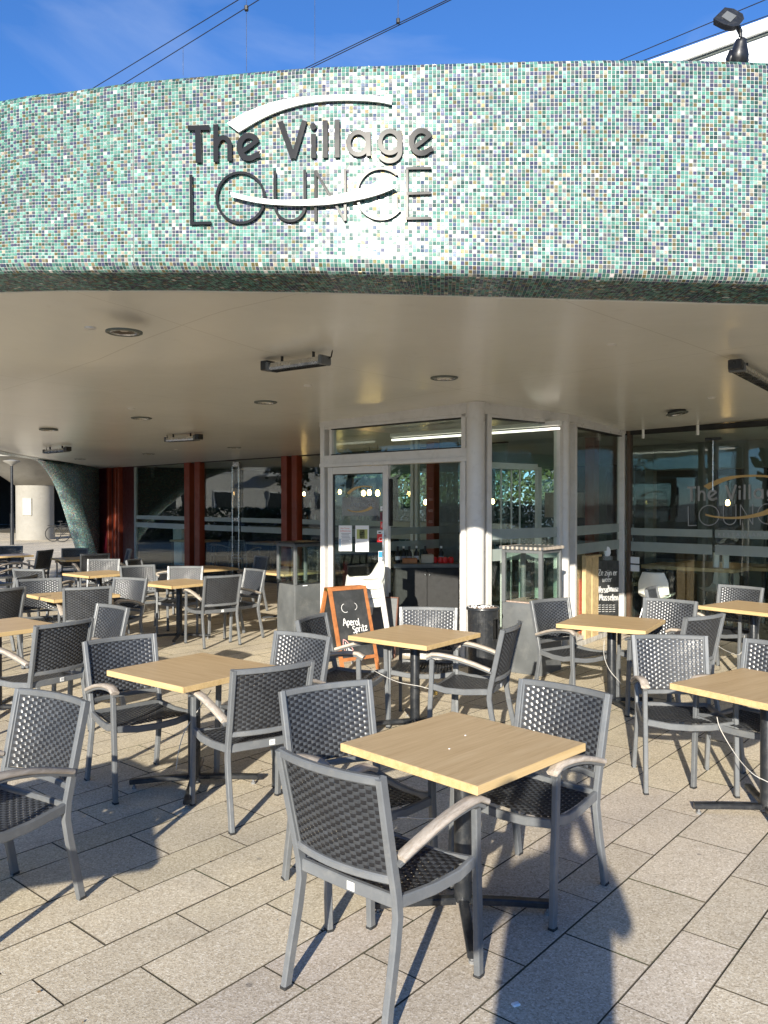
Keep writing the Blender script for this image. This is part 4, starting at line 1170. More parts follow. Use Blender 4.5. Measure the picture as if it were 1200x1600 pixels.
poster(600, 848, 605.5, 860, M['paper'], 'tiny white card sticker with coloured bars', [('r', 601, 849, 605, 851, M['blue']), ('r', 601, 852, 605, 854, M['orange_wood']), ('r', 601, 856, 605, 858, M['red'])], 'sticker', 'sticker')
poster(592, 861, 605.5, 881, M['paper'], 'blue and white sticker, lowest of the strip on the door', [('r', 592.5, 862, 605, 871, M['blue'])], 'sticker', 'sticker')

# ================================================================== CEILING FIXTURES
def place_c(px, py, dz=0):
    g = hit_ceiling(px, py); return (g.x, g.y, g.z + dz)
mdl = MB().lathe([(.122, .002), (.122, -.008), (.112, -.013), (.103, -.013), (.098, -.006)], 32, cap=False).mesh('trim_ring', M['dark_mid'], 40)
mring = MB().lathe([(.097, -.004), (.090, -.011), (.083, -.011), (.079, -.003)], 32, cap=False).mesh('inner_ring', M['steel'], 40)
mcone = MB().lathe([(.079, -.003), (.06, .012), (.035, .02), (.001, .022)], 28, cap=False).mesh('reflector', paint('recess', (.10, .075, .055), .4), 40)
mlamp = MB().lathe([(.030, .012), (.028, .004), (.001, .001)], 20, cap=False).mesh('lens', paint('lens', (.55, .5, .42), .3), 40)
mback = MB().lathe([(.105, .03), (.121, .001)], 24).mesh('backing', M['dark'])
for i, (px, py, lb) in enumerate([(194, 518, 'round recessed downlight nearest the left front edge of the soffit'), (694, 590, 'round recessed downlight in the middle of the soffit, above the porch'), (1134, 527, 'round recessed downlight nearest the right front of the soffit'),
                  (415, 628, 'round downlight left of the porch, behind the long heater'), (221, 653, 'round downlight in the left half of the soffit, second from the heater row'), (76, 671, 'round downlight far left, before the leftmost heater'), (366, 699, 'flat looking downlight nearest the left glass'), (232, 709, 'small far downlight above the red panels'), (125, 717, 'farthest downlight, above the mosaic leg')]):
    t = thing('downlight', lb, 'ceiling light', place_c(px, py, -.001), 0, 'round downlights in the soffit')
    for n_, me_ in (('trim_ring', mdl), ('inner_ring', mring), ('reflector', mcone), ('lens', mlamp)): addmesh(n_, me_, t)
g = place_c(1058, 641, -.035); t = thing('downlight', 'round downlight hanging loose and tilted beside the right window', 'ceiling light', g, 0, 'round downlights in the soffit'); t.rotation_euler = (R(-5), R(-7), 0)
for n_, me_ in (('trim_ring', mdl), ('inner_ring', mring), ('reflector', mcone), ('lens', mlamp)): addmesh(n_, me_, t)
MB().lathe([(.10, 0), (.10, .03)], 24).build('housing', M['dark'], t)
for px, py, lb in [(141, 512, 'left of the nearest left downlight'), (955, 537, 'in the right middle of the soffit'), (481, 602, 'behind the nearest heater'), (205, 638, 'above the left downlight pair'), (1112, 621, 'near the loose downlight'), (275, 702, 'at the far left glass'), (103, 699, 'beside the leftmost heater')]:
    prop(MB().lathe([(.038, .002), (.038, -.006), (.030, -.011), (.001, -.012)], 24, cap=False).build('ceiling_cap', M['white_frame'], None, place_c(px, py), 50), 'small round blanking cap on the soffit ' + lb, 'cap', 'round caps on the soffit')
m_el = emit('x', (1, 1, 1), 0)
def heater(px0, py0, px1, py1, label, boxend):
    a = hit_ceiling(px0, py0); b = hit_ceiling(px1, py1); c = (a + b) / 2; L = max(.42, (b - a).length); ang = math.atan2(b.y - a.y, b.x - a.x)
    t = thing('patio_heater', label, 'heater', (c.x, c.y, c.z), ang, 'infrared heaters under the soffit')
    body = MB(); hw = .055; pr = [(-hw, -.055), (-.045, -.02), (.045, -.02), (hw, -.055), (.05, -.075), (-.05, -.075)]
    body.sweep([(-L / 2, 0, 0), (L / 2, 0, 0)], [(x, z - .03) for x, z in pr]); body.build('reflector', M['steel'], t)
    gm = MB()
    for k in range(7): gm.box((0, -.04 + k * .0133, -.1085), (L - .02, .0025, .004))
    gm.build('grille', M['black_metal'], t)
    MB().tube([(-L / 2 + .03, 0, -.085), (L / 2 - .03, 0, -.085)], .008, 8).build('tube', M['shade'], t)
    for s in (-1, 1): MB().bbox((s * (L / 2), 0, -.075), (.035, .125, .07), .008).build('end_cap', M['pedestal'], t)
    MB().bbox((boxend * (L / 2 + .045), 0, -.06), (.075, .10, .075), .006).build('junction_box', M['black_metal'], t)
    MB().bar([(-L * .3, 0, -.05), (-L * .3, 0, 0)], .03, .006, up=(1, 0, 0)).bar([(L * .3, 0, -.05), (L * .3, 0, 0)], .03, .006, up=(1, 0, 0)).build('bracket', M['black_metal'], t)
    e = -boxend * L / 2
    MB().tube([(e, .03, -.06), (e - boxend * .04, .03, -.05), (e - boxend * .05, .03, -.01), (e - boxend * .05, .03, 0)], .005, 6).build('lead', M['gasket'], t)
heater(425, 560, 507, 546, 'infrared heater nearest the front, left of the middle of the soffit', -1)
heater(1152, 556, 1212, 597, 'infrared heater at the right edge of the picture under the soffit', -1)
heater(262, 679, 307, 676, 'infrared heater under the soffit in front of the left glass', 1)
heater(72, 699, 104, 696, 'leftmost infrared heater, small, above the mosaic leg', 1)

# ================================================================== TERRACE OBJECTS
def pedestal(x, y, w, h1, h2, rot, label, wood):
    t = thing('pedestal_table', label, 'standing table', (x, y, 0), R(rot), 'grey standing tables with open tops'); w2 = w / 2
    MB().bbox((0, 0, h1 / 2), (w - .01, w - .01, h1), .004).build('base_box', M['pedestal'], t)
    MB().bbox((0, 0, h1 + .006), (w - .06, w - .06, .012), .002).build('ash_tray', M['ash'] if wood else M['black_metal'], t)
    for sx in (-1, 1):
        for sy in (-1, 1): MB().bbox((sx * (w2 - .02), sy * (w2 - .02), (h1 + h2) / 2), (.04, .04, h2 - h1 - .002), .003).build('corner_post', M['pedestal'], t)
    m = MB()
    for s in (-1, 1): m.bbox((0, s * (w2 - .02), h2 - .02), (w - .082, .035, .035), .003); m.bbox((s * (w2 - .02), 0, h2 - .02), (.035, w - .082, .035), .003)
    m.build('top_frame', M['pedestal'], t)
    for s in (-1, 1):
        MB().box((0, s * (w2 - .015), (h1 + h2) / 2 + .0), (w - .09, .004, h2 - h1 - .05)).build('side_glass', M['glass'], t)
        MB().box((s * (w2 - .015), 0, (h1 + h2) / 2 + .0), (.004, w - .09, h2 - h1 - .05)).build('side_glass', M['glass'], t)
    if wood:
        MB().bbox((0, 0, h2 + .014), (w + .04, w + .04, .024), .003).build('top_plate', M['pedestal'], t)
        for i in range(18):
            xx = -w2 + .01 + i * (w - .02) / 17
            for s in (-1, 1): MB().bbox((xx, s * (w2 + .018), h2 + .014), (.022, .010, .030), .001).build('wood_slat', M['teak'], t)
            if i % 2 == 0:
                for s in (-1, 1): MB().bbox((s * (w2 + .018), xx, h2 + .014), (.010, .024, .030), .001).build('wood_slat', M['teak'], t)
    else: MB().bbox((0, 0, h2 + .012), (w + .03, w + .03, .024), .003).build('top_plate', M['black_metal'], t)
    a = MB().lathe([(.05, h1 + .012), (.06, h1 + .03), (.055, h1 + .03), (.045, h1 + .018)], 16); a.build('bowl', M['glass'] if 0 else M['steel'], t)
    MB().bbox((-w2 + .16, -w2 - .001, h1 - .012), (.07, .012, .012), .002).build('label_tag', M['paper'], t)
pg = G(464, 985, 0)
pedestal(-1.13, 10.85, .47, .66, 1.2, 38, 'grey standing table left of the Aperol board, black slab on four posts', False)
pedestal(1.54, 8.35, .46, .72, 1.27, 52, 'grey standing table right of the bin, slatted wood rim round its top', True)
# ---- bin
bx, by = .985, 7.98
t = thing('ash_bin', 'round black litter bin with ash tray of cigarette ends by the round porch post', 'bin', (bx, by, 0))
prof = [(.142, 0), (.146, .01), (.150, .66), (.152, .68)]
m = MB(); n = 36; k = len(prof); hole = (R(-58), R(-12))
zs = [0, .01, .40, .42, .58, .60, .68]; rs = [.140, .146, .148, .148, .15, .15, .152]
for i in range(n):
    a0 = 2 * math.pi * i / n; a1 = 2 * math.pi * (i + 1) / n; am = (a0 + a1) / 2
    if am > math.pi: am -= 2 * math.pi
    for j in range(len(zs) - 1):
        if hole[0] < am < hole[1] and .40 <= (zs[j] + zs[j + 1]) / 2 <= .60: continue
        m.add([(rs[j] * math.cos(a0), rs[j] * math.sin(a0), zs[j]), (rs[j] * math.cos(a1), rs[j] * math.sin(a1), zs[j]), (rs[j + 1] * math.cos(a1), rs[j + 1] * math.sin(a1), zs[j + 1]), (rs[j + 1] * math.cos(a0), rs[j + 1] * math.sin(a0), zs[j + 1])], [(0, 1, 2, 3)])
m.build('body', M['black_metal'], t, smooth=40)
MB().lathe([(.12, .02), (.135, .05), (.135, .66), (.001, .66)], 24, cap=False).build('liner', M['gasket'], t, smooth=40)
m = MB(); w_ = [(.151 * math.cos(a), .151 * math.sin(a), z) for a, z in [(R(-58), .40), (R(-35), .395), (R(-12), .40), (R(-10), .5), (R(-12), .60), (R(-35), .605), (R(-58), .60), (R(-60), .5)]]
m.tube(w_, .007, 6, closed=True).build('opening_rim', M['black_metal'], t)
MB().lathe([(.150, .68), (.164, .685), (.166, .70), (.158, .712), (.148, .705)], 36, cap=False).build('top_rim', M['black_metal'], t, smooth=50)
MB().lathe([(.149, .700), (.001, .704)], 24, cap=False).build('ash_sand', M['ash'], t)
m = MB()
for i in range(34):
    a = random.uniform(0, 6.28); r = random.uniform(.02, .135); d = random.uniform(0, 3.14); x = r * math.cos(a); y = r * math.sin(a)
    m.tube([(x, y, .705), (x + .022 * math.cos(d), y + .022 * math.sin(d), .712)], .004, 5)
m.build('cigarette_ends', M['paper'], t)['kind'] = 'stuff'
m = MB().bbox((.155, -.03, .52), (.02, .03, .05), .004); m.build('hinge_lock', M['black_metal'], t)

# ---- Aperol A-board
t = thing('chalkboard_stand', 'orange framed folding chalkboard reading Aperol Spritz in front of the glass door', 'chalkboard', (-.41, 8.50, 0), R(36))
W_, H_ = .47, .88; foot = .28
def lean(sgn):
    # local frame of a leaf: x across, h up the leaf
    def f(x, h, d): return (x, sgn * (-foot + foot * .93 * h / H_) - sgn * d * .97, h * .97 + 0.0 + d * .25)
    return f
for sgn, nm in ((1, 'front_leaf'), (-1, 'rear_leaf')):
    f = lean(sgn); m = MB(); m.m = 0
    def slab3(m, x0, x1, h0, h1, d0, d1):
        vs = [f(x, h, d) for d in (d0, d1) for x, h in ((x0, h0), (x1, h0), (x1, h1), (x0, h1))]
        m.add(vs, [(3, 2, 1, 0), (4, 5, 6, 7), (0, 1, 5, 4), (1, 2, 6, 5), (2, 3, 7, 6), (3, 0, 4, 7)])
    slab3(m, -W_ / 2, -W_ / 2 + .035, 0, H_, 0, .028); slab3(m, W_ / 2 - .035, W_ / 2, 0, H_, 0, .028)
    slab3(m, -W_ / 2 + .035, W_ / 2 - .035, H_ - .035, H_, .001, .027); slab3(m, -W_ / 2 + .035, W_ / 2 - .035, .12, .155, .001, .027)
    o = m.build(nm, M['orange_wood'], t); b = MB(); slab3(b, -W_ / 2 + .033, W_ / 2 - .033, .15, H_ - .033, .008, .018); b.build('slate', M['board'], o)
f = lean(1)
def mpc(x, y, d): return f(x, y, .0185 + d)
GL = {  # chalk hand: strokes on a unit grid, y up
 'A': [[(0, 0), (.3, 1), (.6, 0)], [(.12, .38), (.5, .42)]], 'p': [[(.05, .65), (.08, -.3)], [(.06, .55), (.3, .66), (.42, .42), (.3, .12), (.06, .1)]],
 'e': [[(.05, .36), (.4, .42), (.32, .64), (.12, .6), (.04, .3), (.16, .05), (.42, .12)]], 'R': [[(.05, 0), (.08, .75)], [(.06, .72), (.36, .72), (.34, .42), (.08, .36)], [(.2, .38), (.42, 0)]],
 'o': [[(.24, .65), (.06, .5), (.06, .15), (.24, 0), (.42, .16), (.42, .5), (.24, .65)]], 'L': [[(.08, .85), (.06, .02), (.42, .04)]], 'l': [[(.08, 1), (.1, .05), (.2, 0)]],
 'S': [[(.46, .85), (.2, .98), (.05, .74), (.24, .54), (.44, .34), (.3, .04), (.02, .12)]], 'r': [[(.06, .65), (.08, 0)], [(.07, .45), (.22, .64), (.36, .6)]],
 'i': [[(.08, .6), (.1, 0)], [(.08, .85), (.1, .9)]], 't': [[(.16, .95), (.16, .05), (.3, .03)], [(.0, .66), (.34, .68)]], 'z': [[(.03, .62), (.42, .62), (.04, .04), (.46, .06)]],
 'Z': [[(.03, .95), (.5, .95), (.04, .04), (.55, .06)]], 'j': [[(.14, .62), (.14, -.2), (-.06, -.25)], [(.14, .85), (.15, .9)]], 'n': [[(.05, .62), (.06, 0)], [(.06, .45), (.24, .64), (.38, .45), (.4, 0)]],
 'w': [[(.02, .62), (.14, .02), (.28, .5), (.42, .02), (.55, .62)]], 'V': [[(.02, .98), (.24, 0), (.5, 1)]], 's': [[(.36, .58), (.14, .64), (.06, .46), (.32, .24), (.24, .02), (.02, .06)]],
 'u': [[(.05, .62), (.08, .12), (.24, 0), (.38, .14), (.4, .62)], [(.4, .62), (.43, 0)]], 'M': [[(.02, 0), (.1, .95), (.32, .35), (.54, .97), (.62, 0)]], 'E': [[(.42, .95), (.06, .93), (.05, .03), (.44, .05)], [(.06, .5), (.36, .52)]], ' ': []}
ADV = {'A': .66, 'i': .24, 'l': .28, 'j': .3, 't': .4, 'w': .64, 'M': .74, 'Z': .62, 'V': .56, ' ': .3, 'r': .42}
def chalk(m, s, x, y, h, mp, w=.009, slope=0.0, th=.0006, wx=1.0):
    for ch in s:
        for st in GL.get(ch, []):
            P = [(x + a * h * wx, y + b * h + slope * (x + a * h)) for a, b in st]
            if len(P) > 2: P = [tuple(q) for q in cr(P, 4)]
            ribbon(m, P, w, th, mp)
        x += ADV.get(ch, .52) * h * wx
tm = MB(); chalk(tm, 'Aperol', -.125, .475, .072, mpc, .009, -.05, wx=1.0)
tm2 = MB(); chalk(tm2, 'Spritz', -.02, .395, .072, mpc, .009, .10)
fr_ = [c for c in t.children if c.name.startswith('front_leaf')][0]; sl = [c for c in fr_.children][0]
# lettering hangs with the front leaf
tm.build('lettering', M['chalk'], fr_); tm2.build('lettering', M['chalk'], fr_)
m = MB(); ribbon(m, arc(-.07, .66, .045, .045, 100, 300, 14), .005, .0006, mpc); ribbon(m, arc(.03, .67, .05, .04, -70, 60, 12), .004, .0006, mpc); m.build('chalk_curls', M['chalk'], fr_)
m = MB(); ribbon(m, [(-.155, .345), (-.125, .33), (-.075, .27), (-.055, .23), (-.09, .18), (-.13, .175), (-.155, .22), (-.165, .29), (-.155, .345)], .009, .0006, mpc); m.build('orange_slice', M['chalk_pink'], fr_)
m = MB()
for k in range(5): ribbon(m, [(-.135 + k * .006, .315 - k * .018), (-.135 + k * .012 + .02 * (k > 0), .205 + k * .004)], .006, .0006, mpc)
ribbon(m, [(.19, .30), (.20, .315), (.215, .30)], .008, .0006, mpc); m.build('slice_rays', M['chalk'], fr_)
m = MB()
for s in (-1, 1): m.bbox((s * (W_ / 2 + .004), 0, H_ * .955), (.008, .07, .03), .003)
m.build('hinge', M['brass'], t)
# second board, black, behind the high chairs
t = thing('menu_board', 'dark slate board with thin brown edge leaning behind the white high chairs', 'chalkboard', (-.03, 9.2, 0), R(-20))
f2 = lambda x, h, d: (x, -.12 + .14 * h / .62 - d, h)
m = MB(); x0, x1, h0, h1 = -.22, .20, 0, .66
m.add([f2(x, h, d) for d in (0, .018) for x, h in ((x0, h0), (x1, h0), (x1, h1), (x0, h1))], [(3, 2, 1, 0), (4, 5, 6, 7), (0, 1, 5, 4), (1, 2, 6, 5), (2, 3, 7, 6), (3, 0, 4, 7)])
m.build('slate', M['pedestal'], t)
m = MB().bar([f2(x0, 0, .010), f2(x0, h1, .010), f2(x1, h1, .010), f2(x1, 0, .010)], .02, .03, .003, up=(0, -1, .2)); m.build('edge', paint('brown_edge', (.12, .05, .03), .6), t)

# ---- white high chairs, three stacked
def highchair_mesh():
    m = MB(); rowsP = []
    n = 40
    def ring(zf, k, zb_):
        P = []
        for i in range(n):
            a = 2 * math.pi * i / n; ca, sa = math.cos(a), math.sin(a)
            x = math.copysign(abs(ca) ** .62, ca) * .20 * k; y = math.copysign(abs(sa) ** .62, sa) * .17 * k
            back = max(0, sa) ** 2; z = zf + back * zb_ * max(0, 1 - (abs(x) / .17) ** 3) + (.03 * abs(ca) if zb_ else 0)
            dip = -.05 * max(0, abs(ca) - .55) / .45 * (1 if zb_ > .1 else 0)
            P.append((x, y + back * zb_ * .25, z + dip))
        return P
    rings = [ring(.585, .45, 0), ring(.59, .72, 0), ring(.62, .80, .02), ring(.68, .86, .10), ring(.715, .92, .17), ring(.722, 1.0, .175), ring(.705, 1.05, .165), ring(.66, 1.08, .06), ring(.60, 1.10, -.0)]
    vs = [p for r in rings for p in r]
    fs = [(i * n + j, i * n + (j + 1) % n, (i + 1) * n + (j + 1) % n, (i + 1) * n + j) for i in range(len(rings) - 1) for j in range(n)]
    fs.append(tuple(range(n))); m.add(vs, fs); return m.mesh('seat_shell', M['plastic_white'], True)
hcm = highchair_mesh()
hleg = {(sx, sy): MB().sweep([(sx * .235, sy * .225 , 0), (sx * .17, sy * .14, .66)], [(.016 * math.cos(a), .016 * math.sin(a)) for a in np.linspace(0, 2 * math.pi, 10, endpoint=False)], scale=[.75, 1.15]).mesh('leg', M['white_frame'], 50) for sx in (-1, 1) for sy in (-1, 1)}
for k, lb in enumerate(['lowest of three stacked white high chairs by the door', 'middle one of three stacked white high chairs by the door', 'topmost white high chair of the stack, its rounded backrest rising against the door']):
    t = thing('high_chair', lb, 'high chair', (-.222, 8.98, k * .10), R(-68), 'stacked white high chairs')
    addmesh('seat_shell', hcm, t)
    for q in hleg: addmesh('leg', hleg[q], t)

# ---- sideboard inside the door with condiments
sb = Vector((.49, 11.0)); t = thing('sideboard', 'black two door sideboard standing inside the open doorway', 'sideboard', (sb.x + .08, sb.y, .012), R(3))
MB().bbox((0, 0, .43), (.86, .42, .86), .004).build('carcass', M['gasket'], t); MB().bbox((0, 0, .885), (.90, .46, .05), .003).build('counter', M['pedestal'], t)
for s in (-1, 1):
    d_ = MB().bbox((s * .212, -.218, .43), (.415, .018, .82), .003).build('door', M['gasket'], t); MB().lathe([(.012, 0), (.012, .02)], 12).build('knob', M['steel'], d_, (s * .03, -.24, .76))
MB().bbox((.44, -.218, .43), (.018, .02, .86), .002).build('edge_strip', M['steel'], t)
tx, ty, tz = sb.x + .08, sb.y, .012 + .91
def item(name, label, cat, m, mat, x, y, smooth=40, grp=None):
    return prop(m.build(name, mat, None, (tx + x, ty + y, tz), smooth), label, cat, grp)
bt = [(.0, 0), (.034, .001), (.036, .01), (.036, .12), (.03, .145), (.013, .17), (.013, .2), (.0, .2)]
for i, (x, y) in enumerate([(-.38, 0), (-.30, .06), (-.22, .02), (-.12, .1), (.0, .09), (.22, .08)]):
    b_ = item('bottle', ['leftmost dark bottle on the sideboard', 'second dark bottle from the left on the sideboard, pale cap', 'dark bottle with white label above the wooden crate', 'dark bottle right behind the wooden crate', 'dark bottle behind the grey tub', 'rightmost dark bottle, among the red pots'][i], 'bottle', MB().lathe(bt, 14), M['gasket'], x, y, grp='dark bottles on the sideboard')
    MB().lathe([(.0, .195), (.015, .195), (.015, .225), (0, .225)], 10).build('cap', M['paper'] if i % 2 else M['ink'], b_)
    MB().lathe([(.0365, .04), (.0365, .09)], 14, cap=False).build('label', M['paper'] if i % 3 == 0 else M['ink_grey'], b_)
for x, y, lb in ((.20, -.08, 'second from left'), (.26, -.1, 'third from left'), (.34, -.06, 'rightmost'), (.12, -.06, 'leftmost, beside the tub')):
    item('sauce_pot', 'glossy red sauce pot on the sideboard, ' + lb, 'pot', MB().lathe([(0, 0), (.035, .002), (.042, .03), (.038, .07), (.02, .085), (0, .085)], 14), M['red'], x, y, grp='red pots on the sideboard')
item('cutlery_tub', 'grey tub in the middle of the sideboard top', 'tub', MB().bbox((0, 0, .06), (.17, .12, .12), .01), M['shade'], .02, -.1)
item('wooden_crate', 'low brown wooden crate at the left of the sideboard top', 'crate', MB().bbox((0, 0, .035), (.2, .13, .07), .004), M['orange_wood'], -.22, -.1)

# ---- mussels board behind the chamfered pane
pmx = plane_map(P2 + Vector((.25, .30)), P3 + Vector((.22, .20)), 0)
root = thing('mussels_board', 'black chalk sign on pine planks reading Ze zijn er weer, verse Zeeuwse mosselen', 'sign', (2.7, 10.4, .9)); off = tuple(-root.location)
m = MB()
for x0, x1 in ((912, 921), (922.5, 932)):
    m = MB(); m.add([pmx(x, y, d) for d in (-.02, .03) for x, y in ((x0, 1012), (x1, 1012), (x1, 868), (x0, 868))], [(3, 2, 1, 0), (4, 5, 6, 7), (0, 1, 5, 4), (1, 2, 6, 5), (2, 3, 7, 6), (3, 0, 4, 7)]); m.build('plank', M['pine'], root, off)
m = MB(); m.add([pmx(x, y, d) for d in (-.02, .012) for x, y in ((932.5, 966), (966, 966), (966, 876), (932.5, 876))], [(3, 2, 1, 0), (4, 5, 6, 7), (0, 1, 5, 4), (1, 2, 6, 5), (2, 3, 7, 6), (3, 0, 4, 7)]); m.build('slate', M['board'], root, off)
m = MB(); m.add([pmx(x, y, d) for d in (-.02, .05) for x, y in ((914, 872), (935, 869), (935, 866), (914, 869))], [(3, 2, 1, 0), (4, 5, 6, 7), (0, 1, 5, 4), (1, 2, 6, 5), (2, 3, 7, 6), (3, 0, 4, 7)]); m.build('cap_plank', M['pine'], root, off)
def mpx(x, y, d): return pmx(x, -y, d + .013)
m = MB(); chalk(m, 'Ze zijn er', 933.5, -899, 9, mpx, 1.1, th=.002, wx=.78); chalk(m, 'weer', 940, -909, 8, mpx, 1.1, th=.002, wx=.9)
chalk(m, 'Verse', 933.5, -926, 10, mpx, 1.3, th=.002, wx=.62); chalk(m, 'Zeeuwse', 948, -924, 9, mpx, 1.2, th=.002, wx=.5); chalk(m, 'Mosselen', 935.5, -938, 10, mpx, 1.3, th=.002, wx=.72)
for k in range(4):
    for q in range(5): ribbon(m, [(934 + q * 5.6, -945.5 - k * 3.4), (937.6 + q * 5.6, -945 - k * 3.4)], .8, .002, mpx)
m.build('lettering', M['chalk'], root, off)
m = MB(); m.lathe([(0, -.045), (.03, -.04), (.045, 0), (.04, .05), (.02, .08), (0, .085)], 16, sy=.3); o = m.build('window_decal', M['paper'], None, tuple(Vector(plane_map(P2, P3, .012)(948, 864, 0))), True); prop(o, 'pale rounded mussel shaped decal on the chamfered pane above the sign', 'decal')
c = AT(908, 973, 10.4); t = prop(MB().bbox((0, 0, .36), (.075, .075, .72), .006).build('red_post', M['red'], None, (c.x, c.y, .05)), 'bright red upright box just left of the pine planks inside the porch', 'post')
c = AT(945, 1000, 10.9); prop(MB().bbox((0, 0, .07), (.3, .2, .14), .01).build('red_crate', M['red'], None, (c.x, c.y, .02)), 'low red crate on the floor behind the mussels board', 'crate')

# ================================================================== INSIDE
def pendant(px, py, Y, label):
    c = AT(px, py, Y); t = thing('pendant_lamp', label, 'lamp', (c.x, c.y, c.z), 0, 'warm pendant bulbs in the restaurant')
    MB().lathe([(0, -.05), (.03, -.035), (.038, 0), (.028, .04), (.016, .06), (0, .06)], 14, cap=False).build('bulb', M['bulb'], t, smooth=True)
    MB().tube([(0, 0, .06), (0, 0, 2.72 - c.z)], .004, 6).lathe([(.018, .055), (.018, .10)], 10).build('flex', M['gasket'], t)
for px, py, Y, lb in [(568, 771, 14.5, 'bulb behind the glass door near the gold swoosh'), (577, 770, 14, 'bulb at centre of the glass door top'), (590, 771, 13.5, 'right hand bulb behind the glass door'), (665, 785, 15, 'bulb left of the red column in the doorway'), (770, 784, 15.4, 'bulb seen past the round porch post'), (459, 771, 19.8, 'bulb between the two red columns'), (531, 769, 18, 'bulb at the left of the glass door'),
                      (1137, 786, 14.2, 'bulb in the right window left part'), (1184, 785, 14.4, 'bulb in the right window right part'), (475, 772, 21, 'small bulb right of the red columns')]: pendant(px, py, Y, lb)
for px, Y, lb in ((882, 12.4, 'drum shaped linen lampshade hanging inside the porch corner'),):
    c = AT(px, 789, Y); t = thing('drum_lamp', lb, 'lamp', (c.x, c.y, c.z)); MB().lathe([(.30, -.19), (.30, .19)], 32, cap=False).build('shade', M['shade'], t, smooth=40); MB().tube([(0, 0, .1), (0, 0, 2.72 - c.z)], .005, 6).build('flex', M['gasket'], t); MB().tube([(-.30, 0, .18), (.30, 0, .18)], .003, 6).build('spider', M['steel'], t)
# inside tables and white shell chairs behind the right glass
def inside_table(x, y, rz, L, W, label, h=.75):
    t = thing('dining_table', label, 'table', (x, y, .012), R(rz)); MB().bbox((0, 0, h - .025), (L, W, .05), .004).build('tabletop', M['top'], t)
    for sx in (-1, 1):
        for sy in (-1, 1): MB().bbox((sx * (L / 2 - .06), sy * (W / 2 - .06), h / 2 - .026), (.05, .05, h - .052), .003).build('leg', M['black_metal'], t)
    return t
inside_table(4.3, 11.05, -41, 1.25, .75, 'long wooden table just inside the right window', .87)
inside_table(5.2, 12.2, -41, 1.4, .8, 'dark dining table deeper inside the right window', .80)
inside_table(-2.8, 19.9, -45, 1.2, .8, 'table deep inside behind the left glass doors')
inside_table(-5.0, 21.2, -45, 1.2, .8, 'table inside the leftmost glass pane')
def shell_chair(x, y, h, label):
    t = thing('shell_chair', label, 'chair', (x, y, .012), R(h - 90), 'pale shell chairs inside'); P = []
    prof = [(.21, .455), (.10, .44), (-.05, .435), (-.17, .455), (-.22, .53), (-.245, .66), (-.26, .80)]
    prof = cr(prof, 4)
    for i, (y_, z_) in enumerate(prof):
        k = i / (len(prof) - 1); hw = .22 - .03 * k - .05 * max(0, k - .85) / .15; P.append([(hw * u, y_ + .05 * abs(u) ** 2 * (k > .45), z_ + .05 * abs(u) ** 2.5 * (k < .6) + .02 * abs(u) * 0) for u in np.linspace(-1, 1, 13)])
    m = MB().grid(P); P2_ = [[(a, b - .012 * (i > len(P) * .5), c - .012) for a, b, c in r] for i, r in enumerate(P)]; m.grid([r[::-1] for r in P2_]); m.build('shell', M['plastic_white'], t, smooth=True)
    for sx in (-1, 1):
        for sy in (-1, 1): MB().tube([(sx * .22, sy * .20, 0), (sx * .12, sy * .12, .43)], .009, 6).build('leg', M['steel'], t)
shell_chair(3.72, 10.95, 60, 'pale shell chair just inside the window behind the mussels table'); shell_chair(5.35, 10.6, 150, 'pale shell chair inside at the far right behind the glass'); shell_chair(4.9, 11.7, 220, 'shell chair behind the long inside table')
for px, Y, lb in ((1119, 10.6, 'left'), (1134, 10.5, 'right')):
    c = AT(px, 860, Y); prop(MB().bbox((0, 0, .1), (.07, .05, .2), .004).build('menu_holder', M['paper'], None, (c.x, c.y, .89)), 'white menu card holder on the inside table, ' + lb + ' one', 'menu', 'menu holders on the inside table')
for x, y, h, lb in ((-4.2, 20.6, 200, 'left of the table inside the leftmost pane'), (-3.3, 19.1, 60, 'before the table behind the glass double door'), (-2.0, 19.6, 200, 'right of the table behind the glass double door'), (-1.3, 18.2, 120, 'between the red column pairs')):
    chair(x, y, h, 'dark woven chair inside the restaurant, ' + lb)
inside_table(1.9, 15.4, -45, 1.1, .7, 'dining table inside, seen through the open doorway'); inside_table(3.9, 16.4, -45, 1.1, .7, 'dining table inside, seen through the porch side pane')
for x, y, h, lb in ((1.4, 14.9, 60, 'seen through the doorway'), (2.6, 15.9, 220, 'seen just right of the doorway'), (3.3, 16.9, -30, 'deep behind the porch side pane')):
    chair(x, y, h, 'dark woven chair inside, ' + lb)
# back bar with bottles behind the left glass
t = thing('bar_shelf', 'back bar with two bottle shelves deep behind the left glass', 'shelf', (-1.2, 22.2, .012), R(-45))
MB().bbox((0, .1, 1.2), (4.2, .06, 2.4), .004).build('back_panel', M['dark'], t)
for z in (1.15, 1.55, 1.95): MB().bbox((0, -.05, z), (4.0, .26, .03), .003).build('shelf_board', M['dark_mid'], t)
bm_ = MB().lathe(bt, 8).mesh('bottle', M['gasket'], 40); bm2 = MB().lathe(bt, 8).mesh('bottle', paint('amber_glass', (.25, .1, .02), .1), 40); bm3 = MB().lathe(bt, 8).mesh('bottle', paint('clear_spirit', (.5, .52, .5), .1), 40)
for j, z in enumerate((1.165, 1.565, 1.965)):
    for i in range(22):
        if random.random() < .15: continue
        w = t.matrix_basis if 0 else Matrix.Translation(t.location) @ Matrix.Rotation(R(-45), 4, 'Z'); p = w @ Vector((-1.9 + i * .18 + random.uniform(-.04, .04), -.06, z))
        o = addmesh('bottle', random.choice([bm_, bm_, bm2, bm3]), None, p); o.scale = (1, 1, random.uniform(.95, 1.35)); prop(o, 'bottle on the shelves of the back bar', 'bottle', 'bottles on the back bar')
